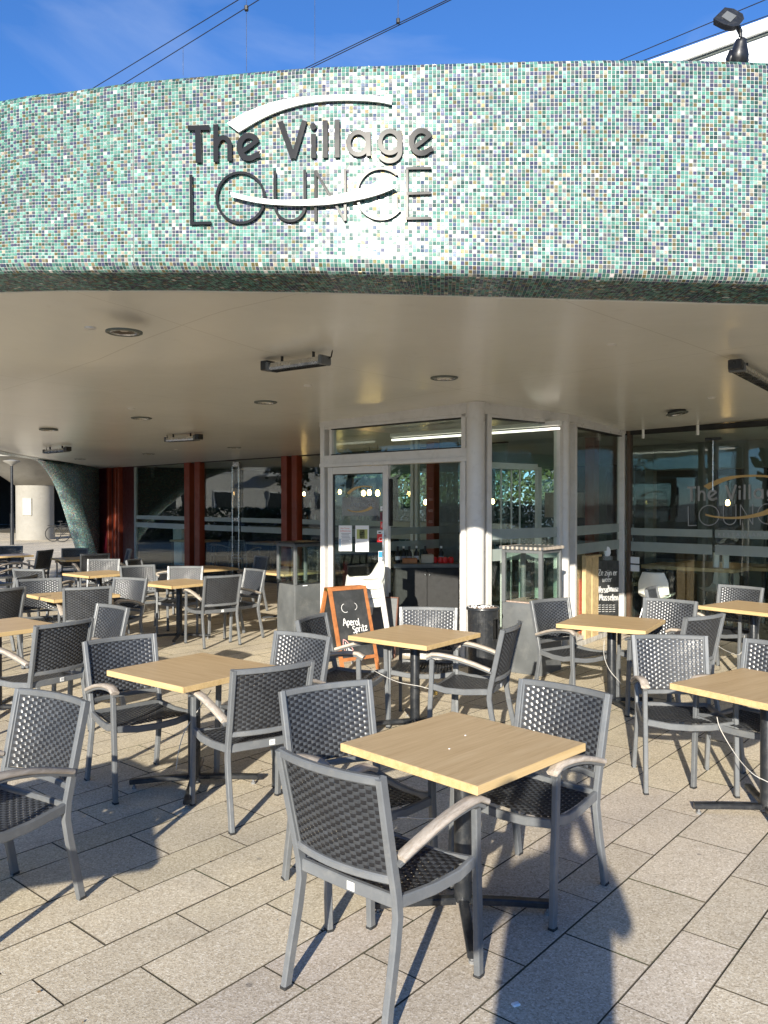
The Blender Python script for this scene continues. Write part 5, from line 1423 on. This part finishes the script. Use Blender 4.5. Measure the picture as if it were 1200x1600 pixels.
t = thing('bar_counter', 'dark bar counter behind the left glass', 'counter', (-2.3, 21.0, .012), R(-45)); MB().bbox((0, 0, .53), (3.2, .5, 1.06), .005).build('front', M['dark'], t); MB().bbox((0, 0, 1.08), (3.4, .65, .04), .004).build('counter_top', M['dark_mid'], t)
c = AT(262, 835, 21.6); t = thing('white_fridge', 'small white cabinet seen through the leftmost pane', 'cabinet', (c.x + .3, c.y + .8, .012), R(-45)); MB().bbox((0, 0, .55), (.5, .5, 1.1), .01).build('body', M['white'], t); MB().bbox((0, -.27, .55), (.46, .02, 1.0), .005).build('door', M['plastic_white'], t)
# speaker high in the leftmost pane
c = AT(232, 738, 21.6); t = thing('wall_speaker', 'small dark speaker high behind the leftmost glass pane', 'speaker', (c.x + .1, c.y + .25, c.z), R(-45)); MB().bbox((0, 0, 0), (.2, .16, .26), .01).build('cabinet', M['dark'], t); MB().bar([(0, .05, .12), (0, .05, .4)], .02, .02, up=(0, 1, 0)).build('bracket', M['dark'], t)

# lit strip lamps under the inner ceiling of the porch
M['strip'] = emit('strip_light', (1.0, .93, .82), 1.1)
for (ax, ay), (bx_, by_), lb in (((.10, 10.85), (2.0, 9.1), 'long lit linear lamp across the porch ceiling, behind transom and side pane'),):
    L_ = math.hypot(bx_ - ax, by_ - ay); t = thing('strip_lamp', lb, 'lamp', ((ax + bx_) / 2, (ay + by_) / 2, 2.62), math.atan2(by_ - ay, bx_ - ax))
    MB().bbox((0, 0, .03), (L_, .06, .05), .004).build('housing', M['white'], t); MB().bbox((0, 0, -.03), (L_ - .04, .05, .025), .003).build('tube', M['strip'], t)
# ================================================================== MOSAIC LEG AT THE FAR LEFT
rimc = [(48, 716, 19.0), (62, 724, 19.6), (77, 743, 20.4), (90, 770, 21.1), (101, 803, 21.8), (111, 836, 22.3), (121, 868, 22.7), (124, 882, 22.8)]
L_ = [np.array(AT(px, py, Y)) for px, py, Y in rimc]; L_ = cr(L_, 5)
wdt = np.interp(np.linspace(0, 1, len(L_)), [0, .15, .5, 1], [.10, .26, .40, .44])
depth = Vector((.28, .96, 0)).normalized()
P = []
for p, w in zip(L_, wdt):
    p = Vector(p); a = Vector((.97, -.24, 0)) * w
    P.append([tuple(p + depth * .55 + Vector((-.02, 0, -.02))), tuple(p), tuple(p + a * .35 + Vector((0, -.07, 0))), tuple(p + a), tuple(p + a * 1.25 + Vector((0, .28, 0)))])
m = MB().grid([list(r) for r in zip(*P)]); me = m.mesh('leg_rim', M['mosaic_far'], 70)
def planar_uv(me, fu):
    uvl = me.uv_layers.new(name='UVMap'); lp = np.zeros(len(me.loops), dtype=np.int32); me.loops.foreach_get('vertex_index', lp)
    co = np.zeros(len(me.vertices) * 3); me.vertices.foreach_get('co', co); co = co.reshape(-1, 3)
    uvl.data.foreach_set('uv', np.array([fu(c) for c in co], dtype=np.float32)[lp].ravel())
planar_uv(me, lambda c: (c[0] * .9 + c[1] * .4, c[2])); 
legt = addmesh('leg_rim', me, pav, BL)
web = []
e2 = wl(156)
for p, w in zip(L_, wdt):
    p = Vector(p); a = Vector((.97, -.24, 0)) * w * 1.2; q = p + a + Vector((0, .26, 0))
    web.append([(q.x, q.y, q.z), ((q.x + e2.x) / 2, (q.y + e2.y) / 2 + .05, max(q.z, q.z)), (e2.x, e2.y, q.z)])
me = MB().grid(web).mesh('leg_web', M['mosaic_far'], True); planar_uv(me, lambda c: (c[0] * .75 + c[1] * .66, c[2])); addmesh('leg_web', me, pav, BL)
MB().bbox((e2.x, e2.y, 1.37), (.05, .05, 2.74), .004).build('corner_trim', M['steel'], pav, BL)

# ================================================================== BEYOND THE CANOPY, FAR LEFT
t = thing('mushroom_column', 'thick round concrete column with flared head standing beyond the mosaic leg', 'column', (*AT(55, 842, 38).xy, 0))
MB().lathe([(.84, 0), (.84, 2.55)], 40).build('shaft', M['concrete'], t, smooth=40)
MB().lathe([(.86, 2.55), (1.5, 3.0), (3.4, 3.75), (3.4, 3.9)], 40).build('head', M['concrete'], t, smooth=40)
MB().bbox((0, -.85, 1.55), (.42, .04, .8), .01).build('plate', paint('pale_plate', (.42, .40, .33), .7), t)
t = thing('parking_deck', 'low concrete deck building with dark open ground floor beyond the left terrace', 'building', (-20, 58, 0))
MB().bbox((0, 0, 4.4), (44, 26, 1.0), .02).build('slab', M['concrete'], t); MB().bbox((0, 6, 1.95), (40, .3, 3.9), .02).build('back_wall', M['dark'], t)
MB().bbox((-9, -6, 1.95), (.5, .5, 3.9), .02).build('pillar', M['concrete'], t)
for x in (-12.5, -6.5, 0.5, 6.5): MB().bbox((x, -6, 1.95), (.6, .6, 3.88), .02).build('pillar', M['concrete'], t)
c = AT(19, 852, 33); t = thing('lamp_post', 'thin black lamp post with a flat disc head at the left edge', 'street lamp', (c.x, c.y, 0))
MB().tube([(0, 0, 0), (0, 0, 1.3)], .075, 12).tube([(0, 0, 1.3), (0, 0, 3.25)], .05, 12).build('pole', M['black_metal'], t, smooth=40)
MB().lathe([(.05, 3.25), (.10, 3.3), (.32, 3.42), (.34, 3.46), (.1, 3.5)], 24).build('head', M['concrete'], t, smooth=40)
def bicycle(x, y, rz, label):
    t = thing('bicycle', label, 'bicycle', (x, y, 0), R(rz), 'bicycles parked behind the mosaic leg')
    for xx in (-.52, .52):
        w = MB().tube([(xx + .33 * math.cos(a), 0, .35 + .33 * math.sin(a)) for a in np.linspace(0, 2 * math.pi, 24, endpoint=False)], .02, 6, closed=True, up=(0, 1, 0)).build('wheel', M['rubber'], t)
        m = MB()
        for k in range(8): m.tube([(xx, 0, .35), (xx + .32 * math.cos(k * .785), 0, .35 + .32 * math.sin(k * .785))], .002, 4)
        m.build('spokes', M['steel'], w)
    m = MB(); fr_ = [((-.52, 0, .35), (-.1, 0, .30)), ((-.1, 0, .30), (-.22, 0, .85)), ((-.1, 0, .30), (.40, 0, .80)), ((-.2, 0, .78), (.40, 0, .82)), ((-.52, 0, .35), (-.2, 0, .78)), ((.52, 0, .35), (.38, 0, 1.0)), ((-.75, 0, .72), (-.28, 0, .72))]
    for a, b in fr_: m.tube([a, b], .016, 6)
    m.build('frame', M['gasket'], t); MB().bbox((-.24, 0, .9), (.26, .12, .05), .02).build('saddle', M['gasket'], t)
    MB().tube([(.22, .28, 1.02), (.38, .1, 1.03), (.38, -.1, 1.03), (.22, -.28, 1.02)], .012, 6).build('handlebar', M['steel'], t)
c = G(92, 846, 0); bicycle(c.x + .3, c.y, 12, 'black bicycle parked nearer the round concrete column')
c = G(113, 847, 0); bicycle(c.x + .1, c.y, 8, 'black bicycle half hidden by the mosaic leg')

# ================================================================== ABOVE THE ROOF
t = thing('apartment_block', 'white building with sloping roof edge rising behind the fascia at the right', 'building', (18, 32, 0))
Y = 30; a = AT(1020, 98, Y); b = AT(1290, 0, Y)
sl_ = (b.z - a.z) / (b.x - a.x)
def hz(x): return a.z + (x - a.x) * sl_
x0, x1 = 8.0, 28
MB().add([(x0 - 18, -2, 0), (x1 - 18, -2, 0), (x1 - 18, -2, hz(x1) - .45), (x0 - 18, -2, hz(x0) - .45), (x0 - 18, 10, 0), (x1 - 18, 10, 0), (x1 - 18, 10, hz(x1) - .45), (x0 - 18, 10, hz(x0) - .45)], [(0, 1, 2, 3), (7, 6, 5, 4), (3, 2, 6, 7), (0, 3, 7, 4), (1, 5, 6, 2)]).build('wall', M['white'], t)
MB().bar([(x0 - 18, -2.1, hz(x0) - .2), (x1 - 18, -2.1, hz(x1) - .2)], .35, .42, .02).build('roof_edge', M['white'], t)
MB().bar([(x0 - 18, -2.03, hz(x0) - .47), (x1 - 18, -2.03, hz(x1) - .47)], .12, .10, .01).build('dark_strip', M['dark_mid'], t)  # solid grey-green bar just under the roof edge
xx = AT(1078, 90, 30).x; MB().bbox((xx - 18, -2.03, hz(xx) / 2 - .3), (.14, .08, hz(xx) - .7), .01).build('wall_joint', M['white_frame'], t)
# floodlight
c = AT(1157, 60, 9.0)
t = thing('floodlight', 'black floodlight head on a thin pole above the right end of the fascia', 'floodlight', (c.x, 9.0, 3.8))
zt = AT(1157, 48, 9.0).z - 3.8
MB().tube([(0, 0, 0), (0, 0, zt)], .022, 10).tube([(0, 0, zt - .02), (-.05, -.02, zt + .05)], .028, 10).build('pole', M['black_metal'], t, smooth=40)
hd = AT(1138, 30, 8.95); hx_, hz_ = hd.x - c.x, hd.z - 3.8
hm = MB()
def hp_(u, v, d):    # tilted head frame
    e1 = Vector((.80, -.25, -.55)).normalized(); e2_ = Vector((.42, .3, .85)).normalized(); e2_ = (e2_ - e1 * e2_.dot(e1)).normalized(); e3 = e1.cross(e2_)
    if e3.y > 0: e3 = -e3
    return tuple(Vector((hx_, -.05, hz_)) + e1 * u + e2_ * v + e3 * d)
out = [(-.13, -.12), (-.11, .10), (-.02, .135), (.10, .12), (.15, .06), (.15, -.06), (.10, -.11), (0, -.13)]
n = len(out)
hm.add([hp_(u, v, .03) for u, v in out] + [hp_(u * .85, v * .85, -.05) for u, v in out], [tuple(range(n)), tuple(range(2 * n - 1, n - 1, -1))] + [(i, n + i, n + (i + 1) % n, (i + 1) % n) for i in range(n)])
hm.build('head', M['black_metal'], t)
MB().add([hp_(u, v, d) for d in (.031, .036) for u, v in ((-.07, -.05), (.05, -.07), (.06, .05), (-.06, .06))], [(3, 2, 1, 0), (4, 5, 6, 7), (0, 1, 5, 4), (1, 2, 6, 5), (2, 3, 7, 6), (3, 0, 4, 7)]).build('lens', M['pedestal'], t)
# bird on the fascia edge
c = AT(1157, 98, 4.15)
t = thing('black_bird', 'small black bird with grey nape perched on the right end of the fascia', 'bird', (c.x, c.y + .02, float(np.interp(c.x, OL[:, 0], OL[:, 3]))), R(12))
def lat(m, prof, n=20, lean=0.0, c=(0, 0, 0)):
    P = []
    for x, y, z, rx, ry in prof: P.append([(c[0] + x + rx * math.cos(a), c[1] + y + ry * math.sin(a), c[2] + z) for a in np.linspace(0, 2 * math.pi, n + 1)])
    return m.grid(P)
m = MB(); lat(m, [(0, .02, -.012, .004, .004), (0, .018, -.004, .024, .026), (0, .012, .014, .040, .042), (0, .006, .038, .050, .048), (0, 0, .062, .050, .045), (0, -.006, .084, .042, .038), (0, -.010, .100, .036, .034), (0, -.013, .114, .031, .031), (0, -.015, .128, .029, .030), (0, -.014, .140, .023, .024), (0, -.012, .147, .010, .011), (0, -.012, .149, .001, .001)])
o = m.build('body', M['bird'], t, smooth=True)
m = MB(); lat(m, [(0, .004, .103, .027, .024), (0, .000, .118, .0255, .024), (0, -.004, .132, .022, .022)]); m.v = [(x * 1.04, y + .006, z) for x, y, z in m.v]; m.build('nape', M['bird_grey'], o, smooth=True)
MB().sweep([(-.008, -.032, .130), (-.022, -.046, .131), (-.037, -.055, .131)], [(.006, 0), (0, .005), (-.006, 0), (0, -.006)], scale=[1, .7, .08]).build('beak', M['gasket'], t)
for s in (-1, 1):
    MB().lathe([(0, -.004), (.0032, -.002), (.004, 0), (.0032, .002), (0, .004)], 10).build('eye', M['paper'], t, (s * .017 - .004, -.033, .133), smooth=True)
    MB().sweep([(s * .040, .0, .088), (s * .050, .010, .05), (s * .043, .026, .012), (s * .026, .040, -.02)], [(.012 * math.cos(a), .022 * math.sin(a)) for a in np.linspace(0, 2 * math.pi, 10, endpoint=False)], scale=[.6, 1, .8, .2]).build('wing', M['bird'], t, smooth=True)
    m = MB(); m.tube([(s * .016, .0, .012), (s * .017, -.004, -.012 + .014)], .003, 6)
    for k in (-.5, 0, .5): m.tube([(s * .017, -.004, .003), (s * .017 + k * .012, -.022, .003)], .002, 5)
    m.build('leg', M['gasket'], t)
MB().sweep([(0, .03, .0), (0, .06, -.02), (0, .09, -.035)], [(-.018, -.003), (.018, -.003), (.018, .003), (-.018, .003)]).build('tail', M['bird'], t)
# overhead wires
def wire(a, b, za, label, r=.0062, n=2, drops=()):
    A_ = AT(*a[:2], a[2]); k = (za - CAM_H) / (A_.z - CAM_H); A_ = Vector((A_.x * k, A_.y * k, za))
    B_ = AT(*b[:2], 10); k = (za - CAM_H) / (B_.z - CAM_H); B_ = Vector((B_.x * k, B_.y * k, za))
    d = (A_ - B_).normalized()
    o = MB().tube([tuple(B_ - d * 9), tuple(A_ + d * 14)], r, 6).build('overhead_wire', M['gasket'], None); prop(o, label, 'wire', 'overhead wires above the roof')
    return A_, B_, d
W_ = [((150, 135, 12), (372, 0), 8.2, 'leftmost overhead wire, rising steeply to the top edge'), ((190, 133, 12), (404, 0), 8.2, 'second overhead wire from the left, with fine hangers'), ((470, 110, 12), (698, 0), 8.2, 'upper wire of the middle pair above the sign'), ((478, 110, 12), (704, 0), 8.2, 'lower wire of the middle pair above the sign'),
      ((962, 97, 14), (1200, -2), 8.2, 'upper wire passing behind the floodlight at the right'), ((998, 97, 14), (1212, 20), 8.2, 'lower wire passing behind the floodlight at the right')]
for k, w in enumerate(W_): wire(*w)
for px, py, Yd, lb in ((286, 75, 10.8, 'first'), (385, 13, 9.6, 'second'), (492, 97, 11.6, 'third'), (622, 33, 9.9, 'fourth')):
    r = AT(px, py, 10); k = (8.2 - CAM_H) / (r.z - CAM_H); x, y = r.x * k, r.y * k
    if lb == 'first': z0, z1 = AT(px, 118, y).z, 8.2
    elif lb == 'second': z0, z1 = AT(px, 112, y).z, 8.2 + 1.0
    elif lb == 'third': z0, z1 = 8.2, 9.6
    else: z0, z1 = 8.2, 9.4
    o = MB().tube([(x, y, z0), (x, y, z1)], .0028, 5).build('hanger_wire', M['gasket'], None); prop(o, 'fine upright hanger wire, ' + lb + ' from the left', 'wire')
    if lb in ('second', 'fourth'): MB().bbox((x, y, 8.2), (.05, .05, .07), .01).build('clamp', M['gasket'], o)
# debris on the paving
c = G(806, 1572, 0); prop(MB().bbox((0, 0, .006), (.03, .022, .010), .004, .4).build('paper_scrap', M['paper'], None, (c.x, c.y, 0)), 'tiny white scrap of paper on the shaded slab near the bottom edge', 'litter')
c = G(1098, 1256, 0); prop(MB().bbox((0, 0, .005), (.035, .014, .006), .002, .2).build('pebble', M['shade'], None, (c.x, c.y, 0)), 'small pale chip on the paving left of the front right table foot', 'litter')

# ================================================================== SURROUNDINGS MIRRORED IN THE GLASS
def tree_meshes(seed, H=9, spread=3.4, leaves=1500, bare=False):
    rnd = random.Random(seed); tr = MB(); ends = []
    def grow(p, d, L, r, lvl):
        pts_ = [p]; q = p
        for k in range(4):
            d = (d + Vector((rnd.uniform(-.14, .14), rnd.uniform(-.14, .14), rnd.uniform(-.03, .12)))).normalized(); q = q + d * L / 4; pts_.append(q)
        tr.tube([tuple(x) for x in pts_], r, 6 if lvl < 2 else 4, scale=[1, .9, .8, .7, .6])
        ends.extend(pts_[2:])
        if lvl < 3:
            for i in range(4 if lvl == 0 else 3):
                a = rnd.uniform(0, 6.28); dd = (d * .75 + Vector((math.cos(a), math.sin(a), rnd.uniform(0, .5))) * rnd.uniform(.5, .9)).normalized()
                grow(pts_[rnd.choice([2, 3, 4])], dd, L * rnd.uniform(.55, .75), r * .5, lvl + 1)
    grow(Vector((0, 0, 0)), Vector((0, 0, 1)), H * .45, .2, 0)
    lf = MB()
    for i in range(leaves):
        e = rnd.choice(ends)
        if e.z < H * .25: continue
        c = e + Vector((rnd.gauss(0, .38), rnd.gauss(0, .38), rnd.gauss(0, .35))); u = Vector((rnd.gauss(0, 1), rnd.gauss(0, 1), rnd.gauss(0, 1))).normalized(); v_ = u.orthogonal().normalized(); s_ = rnd.uniform(.09, .21)
        lf.add([c - u * s_, c - v_ * s_ * .6, c + u * s_, c + v_ * s_ * .6], [(0, 1, 2, 3)])
    return tr.mesh('trunk', M['bark'], 50), lf.mesh('crown', M['leaf'])
TM = [tree_meshes(3, 8.5, leaves=5000), tree_meshes(8, 9.5, leaves=6500), tree_meshes(15, 8, leaves=1800)]
def tree(x, y, k, s, label):
    t = thing('street_tree', label, 'tree', (x, y, 0), random.uniform(0, 6), 'street trees round the square'); t.scale = (s,) * 3
    a, b = TM[k]; addmesh('trunk', a, t); addmesh('crown', b, t)
cnt = {}; ORD = ['one', 'two', 'three', 'four', 'five', 'six', 'seven', 'eight', 'nine', 'ten', 'eleven']
for x, y, k, s in [(-10.4, 3.2, 1, 1.05), (-27, -7, 1, 1.5), (-31, -14, 0, 1.5), (-25, -20, 1, 1.4), (-31, 2, 1, 1.0), (-33, 9, 2, 1.1), (-32, 43, 1, 1.0), (-30, 16, 2, 1.0), (-34, 21, 0, 1.1), (-31, 27, 1, 1.1), (-36, 33, 0, 1.2), (2, 38, 1, 1.0), (9, 36, 0, 1.0), (15, 31, 1, .9), (-4, 41, 0, 1.0), (22, 8, 1, 1.0), (25, 14, 0, 1.1), (22, 20, 1, 1.1), (27, 26, 1, 1.2), (24, 2, 0, 1.0), (30, 34, 1, 1.2), (-12, -32, 1, .85), (4, -34, 0, .85), (15, -30, 1, .85), (28, -18, 1, 1.0)]:  # first entry is an unseen tree, added to shade the red panels
    side = 'far' if (y > 30 and -5 < x < 16) else 'left' if x < -12.5 or (x < -10 and y > 0) else ('right' if x > 20 else 'behind'); n_ = sum(1 for _ in [0]); cnt[side] = cnt.get(side, 0) + 1; tree(x, y, k, s, 'tree number %s set round the square on the %s side' % (ORD[cnt[side] - 1], side))
def hedge(x, y, L, rz, label, hh=1.5):
    m = MB(); rr = random.Random(int(x * 7 + y)); 
    for k in range(int(L * 280 * hh)):
        c = Vector((rr.uniform(-L / 2, L / 2), rr.gauss(0, .3), rr.uniform(0, hh))); u = Vector((rr.gauss(0, 1), rr.gauss(0, 1), rr.gauss(0, 1))).normalized(); v_ = u.orthogonal().normalized(); s_ = rr.uniform(.07, .13)
        m.add([c - u * s_, c - v_ * s_ * .6, c + u * s_, c + v_ * s_ * .6], [(0, 1, 2, 3)])
    prop(m.build('hedge', M['leaf'], None, (x, y, 0)), label, 'hedge').rotation_euler.z = R(rz)
hedge(-23, 27, 16, 88, 'long clipped hedge across the square, mirrored in the left glass'); hedge(19, 14, 12, 80, 'hedge across the square, mirrored in the porch panes')
def building(x, y, w, d, h, rz, mat, label, nx, nz):
    t = thing('town_house', label, 'building', (x, y, 0), R(rz)); MB().bbox((0, 0, h / 2), (w, d, h), .02).build('wall', mat, t)
    fr = MB().bbox((0, 0, 0), (1.5, .12, 1.5), .01).mesh('window', M['white']); gl = MB().bbox((0, -.07, 0), (1.3, .03, 1.3), .004).mesh('pane', M['car_glass']); bal = MB().bbox((0, -.6, -.9), (3.0, 1.1, .16), .01).mesh('balcony', M['white'])
    for i in range(nx):
        for j in range(nz):
            o = addmesh('window', fr, t, (-w / 2 + (i + .5) * w / nx, -d / 2 - .02, 1.9 + j * 2.9)); addmesh('pane', gl, o)
            if j and i % 2: addmesh('balcony', bal, t, (-w / 2 + (i + .5) * w / nx, -d / 2, 1.9 + j * 2.9))
    MB().bbox((0, 0, h + .15), (w + .4, d + .4, .3), .02).build('roof', M['roof'], t)
building(-50, 33, 46, 9, 12, 52, M['facade'], 'pale apartment building with balconies mirrored in the left glass', 10, 4)
building(46, 20, 40, 9, 9, -58, M['brick'], 'brown brick building mirrored in the porch panes', 12, 3)
def car(x, y, rz, mat, label):
    t = thing('parked_car', label, 'car', (x, y, 0), R(rz), 'cars parked across the square')
    def ex(m, prof, w0, w1):
        n = len(prof); m.add([(px_, -w0 if z < .95 else -w1, z) for px_, z in prof] + [(px_, w0 if z < .95 else w1, z) for px_, z in prof], [tuple(range(n)), tuple(range(2 * n - 1, n - 1, -1))] + [(i, n + i, n + (i + 1) % n, (i + 1) % n) for i in range(n)]); return m
    ex(MB(), [(-2.1, .35), (-2.15, .7), (-2.0, .93), (-1.5, .98), (-1.0, 1.42), (.35, 1.46), (1.0, .97), (1.95, .82), (2.1, .6), (2.1, .35)], .86, .68).build('body', mat, t)
    ex(MB(), [(-1.32, 1.0), (-.93, 1.36), (.32, 1.40), (.86, 1.0)], .80, .705).build('window', M['car_glass'], t)
    for sx in (-1.3, 1.3):
        for sy in (-.8, .8):
            w = MB().tube([(0, -.1, 0), (0, .1, 0)], .32, 20).build('wheel', M['rubber'], t, (sx, sy, .32)); MB().tube([(0, -.105, 0), (0, .105, 0)], .19, 14).build('rim', M['steel'], w)
for x, y, rz, mt, lb in [(-26, 22, 88, 'car_white', 'white car parked across the square to the left'), (-22, -8, 70, 'car_white', 'white car behind the viewpoint to the left'), (-26, 28, 92, 'car_grey', 'grey car parked across the square to the left'), (-26, 34, 90, 'car_white', 'white car at the far end of the left row'), (21, 17, 85, 'car_white', 'white car parked across the square to the right'), (21, 10, 85, 'car_grey', 'grey car parked across the square to the right')]: car(x, y, rz, M[mt], lb)

# ================================================================== PHOTOGRAPHER (only the shadow enters the picture)
def skin_body(name, chains, mat, parent, sub=2):
    V = []; E = []; Rr = []; key = {}
    for ch in chains:
        prev = None
        for p, r in ch:
            k = tuple(round(c, 4) for c in p)
            if k not in key: key[k] = len(V); V.append(p); Rr.append(r)
            i = key[k]
            if prev is not None: E.append((prev, i))
            prev = i
    me = bpy.data.meshes.new(name); me.from_pydata(V, E, []); me.materials.append(mat); o = addmesh(name, me, parent)
    sk = o.modifiers.new('skin', 'SKIN'); sk.use_smooth_shade = True
    for i, r in enumerate(Rr): me.skin_vertices[0].data[i].radius = (r, r) if not isinstance(r, tuple) else r
    me.skin_vertices[0].data[0].use_root = True
    ss_ = o.modifiers.new('sub', 'SUBSURF'); ss_.levels = sub; ss_.render_levels = sub
    return o
t = thing('person', 'photographer in dark coat holding a phone up with both hands, behind the viewpoint', 'person', (-.19, -.42, 0))
pel = ((0, 0, .95), (.24, .14))
ch = [[pel, ((0, .0, 1.12), (.19, .13)), ((0, .02, 1.3), (.20, .13)), ((0, .02, 1.43), (.15, .10)), ((0, .03, 1.52), .06), ((0, .05, 1.58), .06), ((0, .06, 1.66), (.085, .10)), ((0, .05, 1.76), (.08, .095)), ((0, .04, 1.81), .05)]]
for s in (-1, 1):
    ch.append([pel, ((s * .13, 0, .80), .13), ((s * .13, .02, .50), .09), ((s * .13, -.02, .10), .045), ((s * .14, .04, .05), .045), ((s * .15, .15, .035), .04)])
    ch.append([((0, .02, 1.43), (.15, .10)), ((s * .20, .02, 1.43), .065), ((s * .30, .12, 1.22), .05), ((s * .19, .30, 1.50), .036), ((s * .13, .36, 1.64), .03)])
skin_body('body', ch, M['coat'], t)
for s in (-1, 1):
    w = Vector((s * .13, .36, 1.64)); m = [[(tuple(w), .026), (tuple(w + Vector((-s * .01, .0, .05))), .028), (tuple(w + Vector((-s * .015, .0, .085))), .022)]]
    base = w + Vector((-s * .012, 0, .075))
    for k, l in enumerate((.055, .065, .062, .048)):
        b0 = base + Vector((0, -.022 + k * .014, 0)); m.append([(tuple(w + Vector((-s * .015, .0, .085))), .022), (tuple(b0 + Vector((-s * .01, 0, .02))), .009), (tuple(b0 + Vector((-s * .03, 0, .02 + l * .35))), .008), (tuple(b0 + Vector((-s * .045, -.006, .02 + l * .5))), .007)])
    m.append([(tuple(w + Vector((-s * .01, .0, .05))), .028), (tuple(w + Vector((-s * .035, -.02, .07))), .010), (tuple(w + Vector((-s * .055, -.015, .095))), .009)])
    skin_body('hand', m, M['skin'], t, 1)
MB().lathe([(.21, .45), (.215, .7), (.20, 1.0), (.22, 1.25), (.20, 1.42), (.10, 1.50)], 24, sy=.62).build('coat', M['coat'], t, smooth=True)
MB().lathe([(0, 1.70), (.07, 1.70), (.092, 1.74), (.088, 1.80), (.05, 1.845), (0, 1.85)], 20, (0, .035, 0), cap=False).build('hair', M['hair'], t, smooth=True)
ph = prop(MB().bbox((0, 0, 0), (.075, .009, .15), .003).build('phone', M['gasket'], None, (-.02, -.05, 1.73)), 'black smartphone held upright behind the viewpoint', 'phone')

hedge(6, 31, 18, -38, 'tall hedge behind the pavilion, glimpsed through its rear windows', 4.6)
for px, py, lb in ((727, 1149, 'left'), (702, 1170, 'right')):
    c = G(px, py, .731); prop(MB().bbox((0, 0, .0015), (.007, .006, .003), .001, .5).build('crumb', M['paper'], None, (c.x, c.y, .730)), 'tiny white crumb on the nearest tabletop, ' + lb + ' one of two', 'crumb')

lt = MB()
for k in range(70):
    x, y = random.uniform(-2.6, 3.2), random.uniform(2.4, 9.0); a = random.uniform(0, 6.28); s_ = random.uniform(.004, .011)
    lt.add([(x + s_ * math.cos(a), y + s_ * math.sin(a), .004), (x - s_ * .5 * math.sin(a), y + s_ * .5 * math.cos(a), .007), (x - s_ * math.cos(a), y - s_ * math.sin(a), .004), (x + s_ * .5 * math.sin(a), y - s_ * .5 * math.cos(a), .002)], [(0, 1, 2, 3)])
prop(lt.build('leaf_litter', paint('dry_leaf', (.16, .10, .05), .9, 0, .5, 20), paving), kind='stuff')
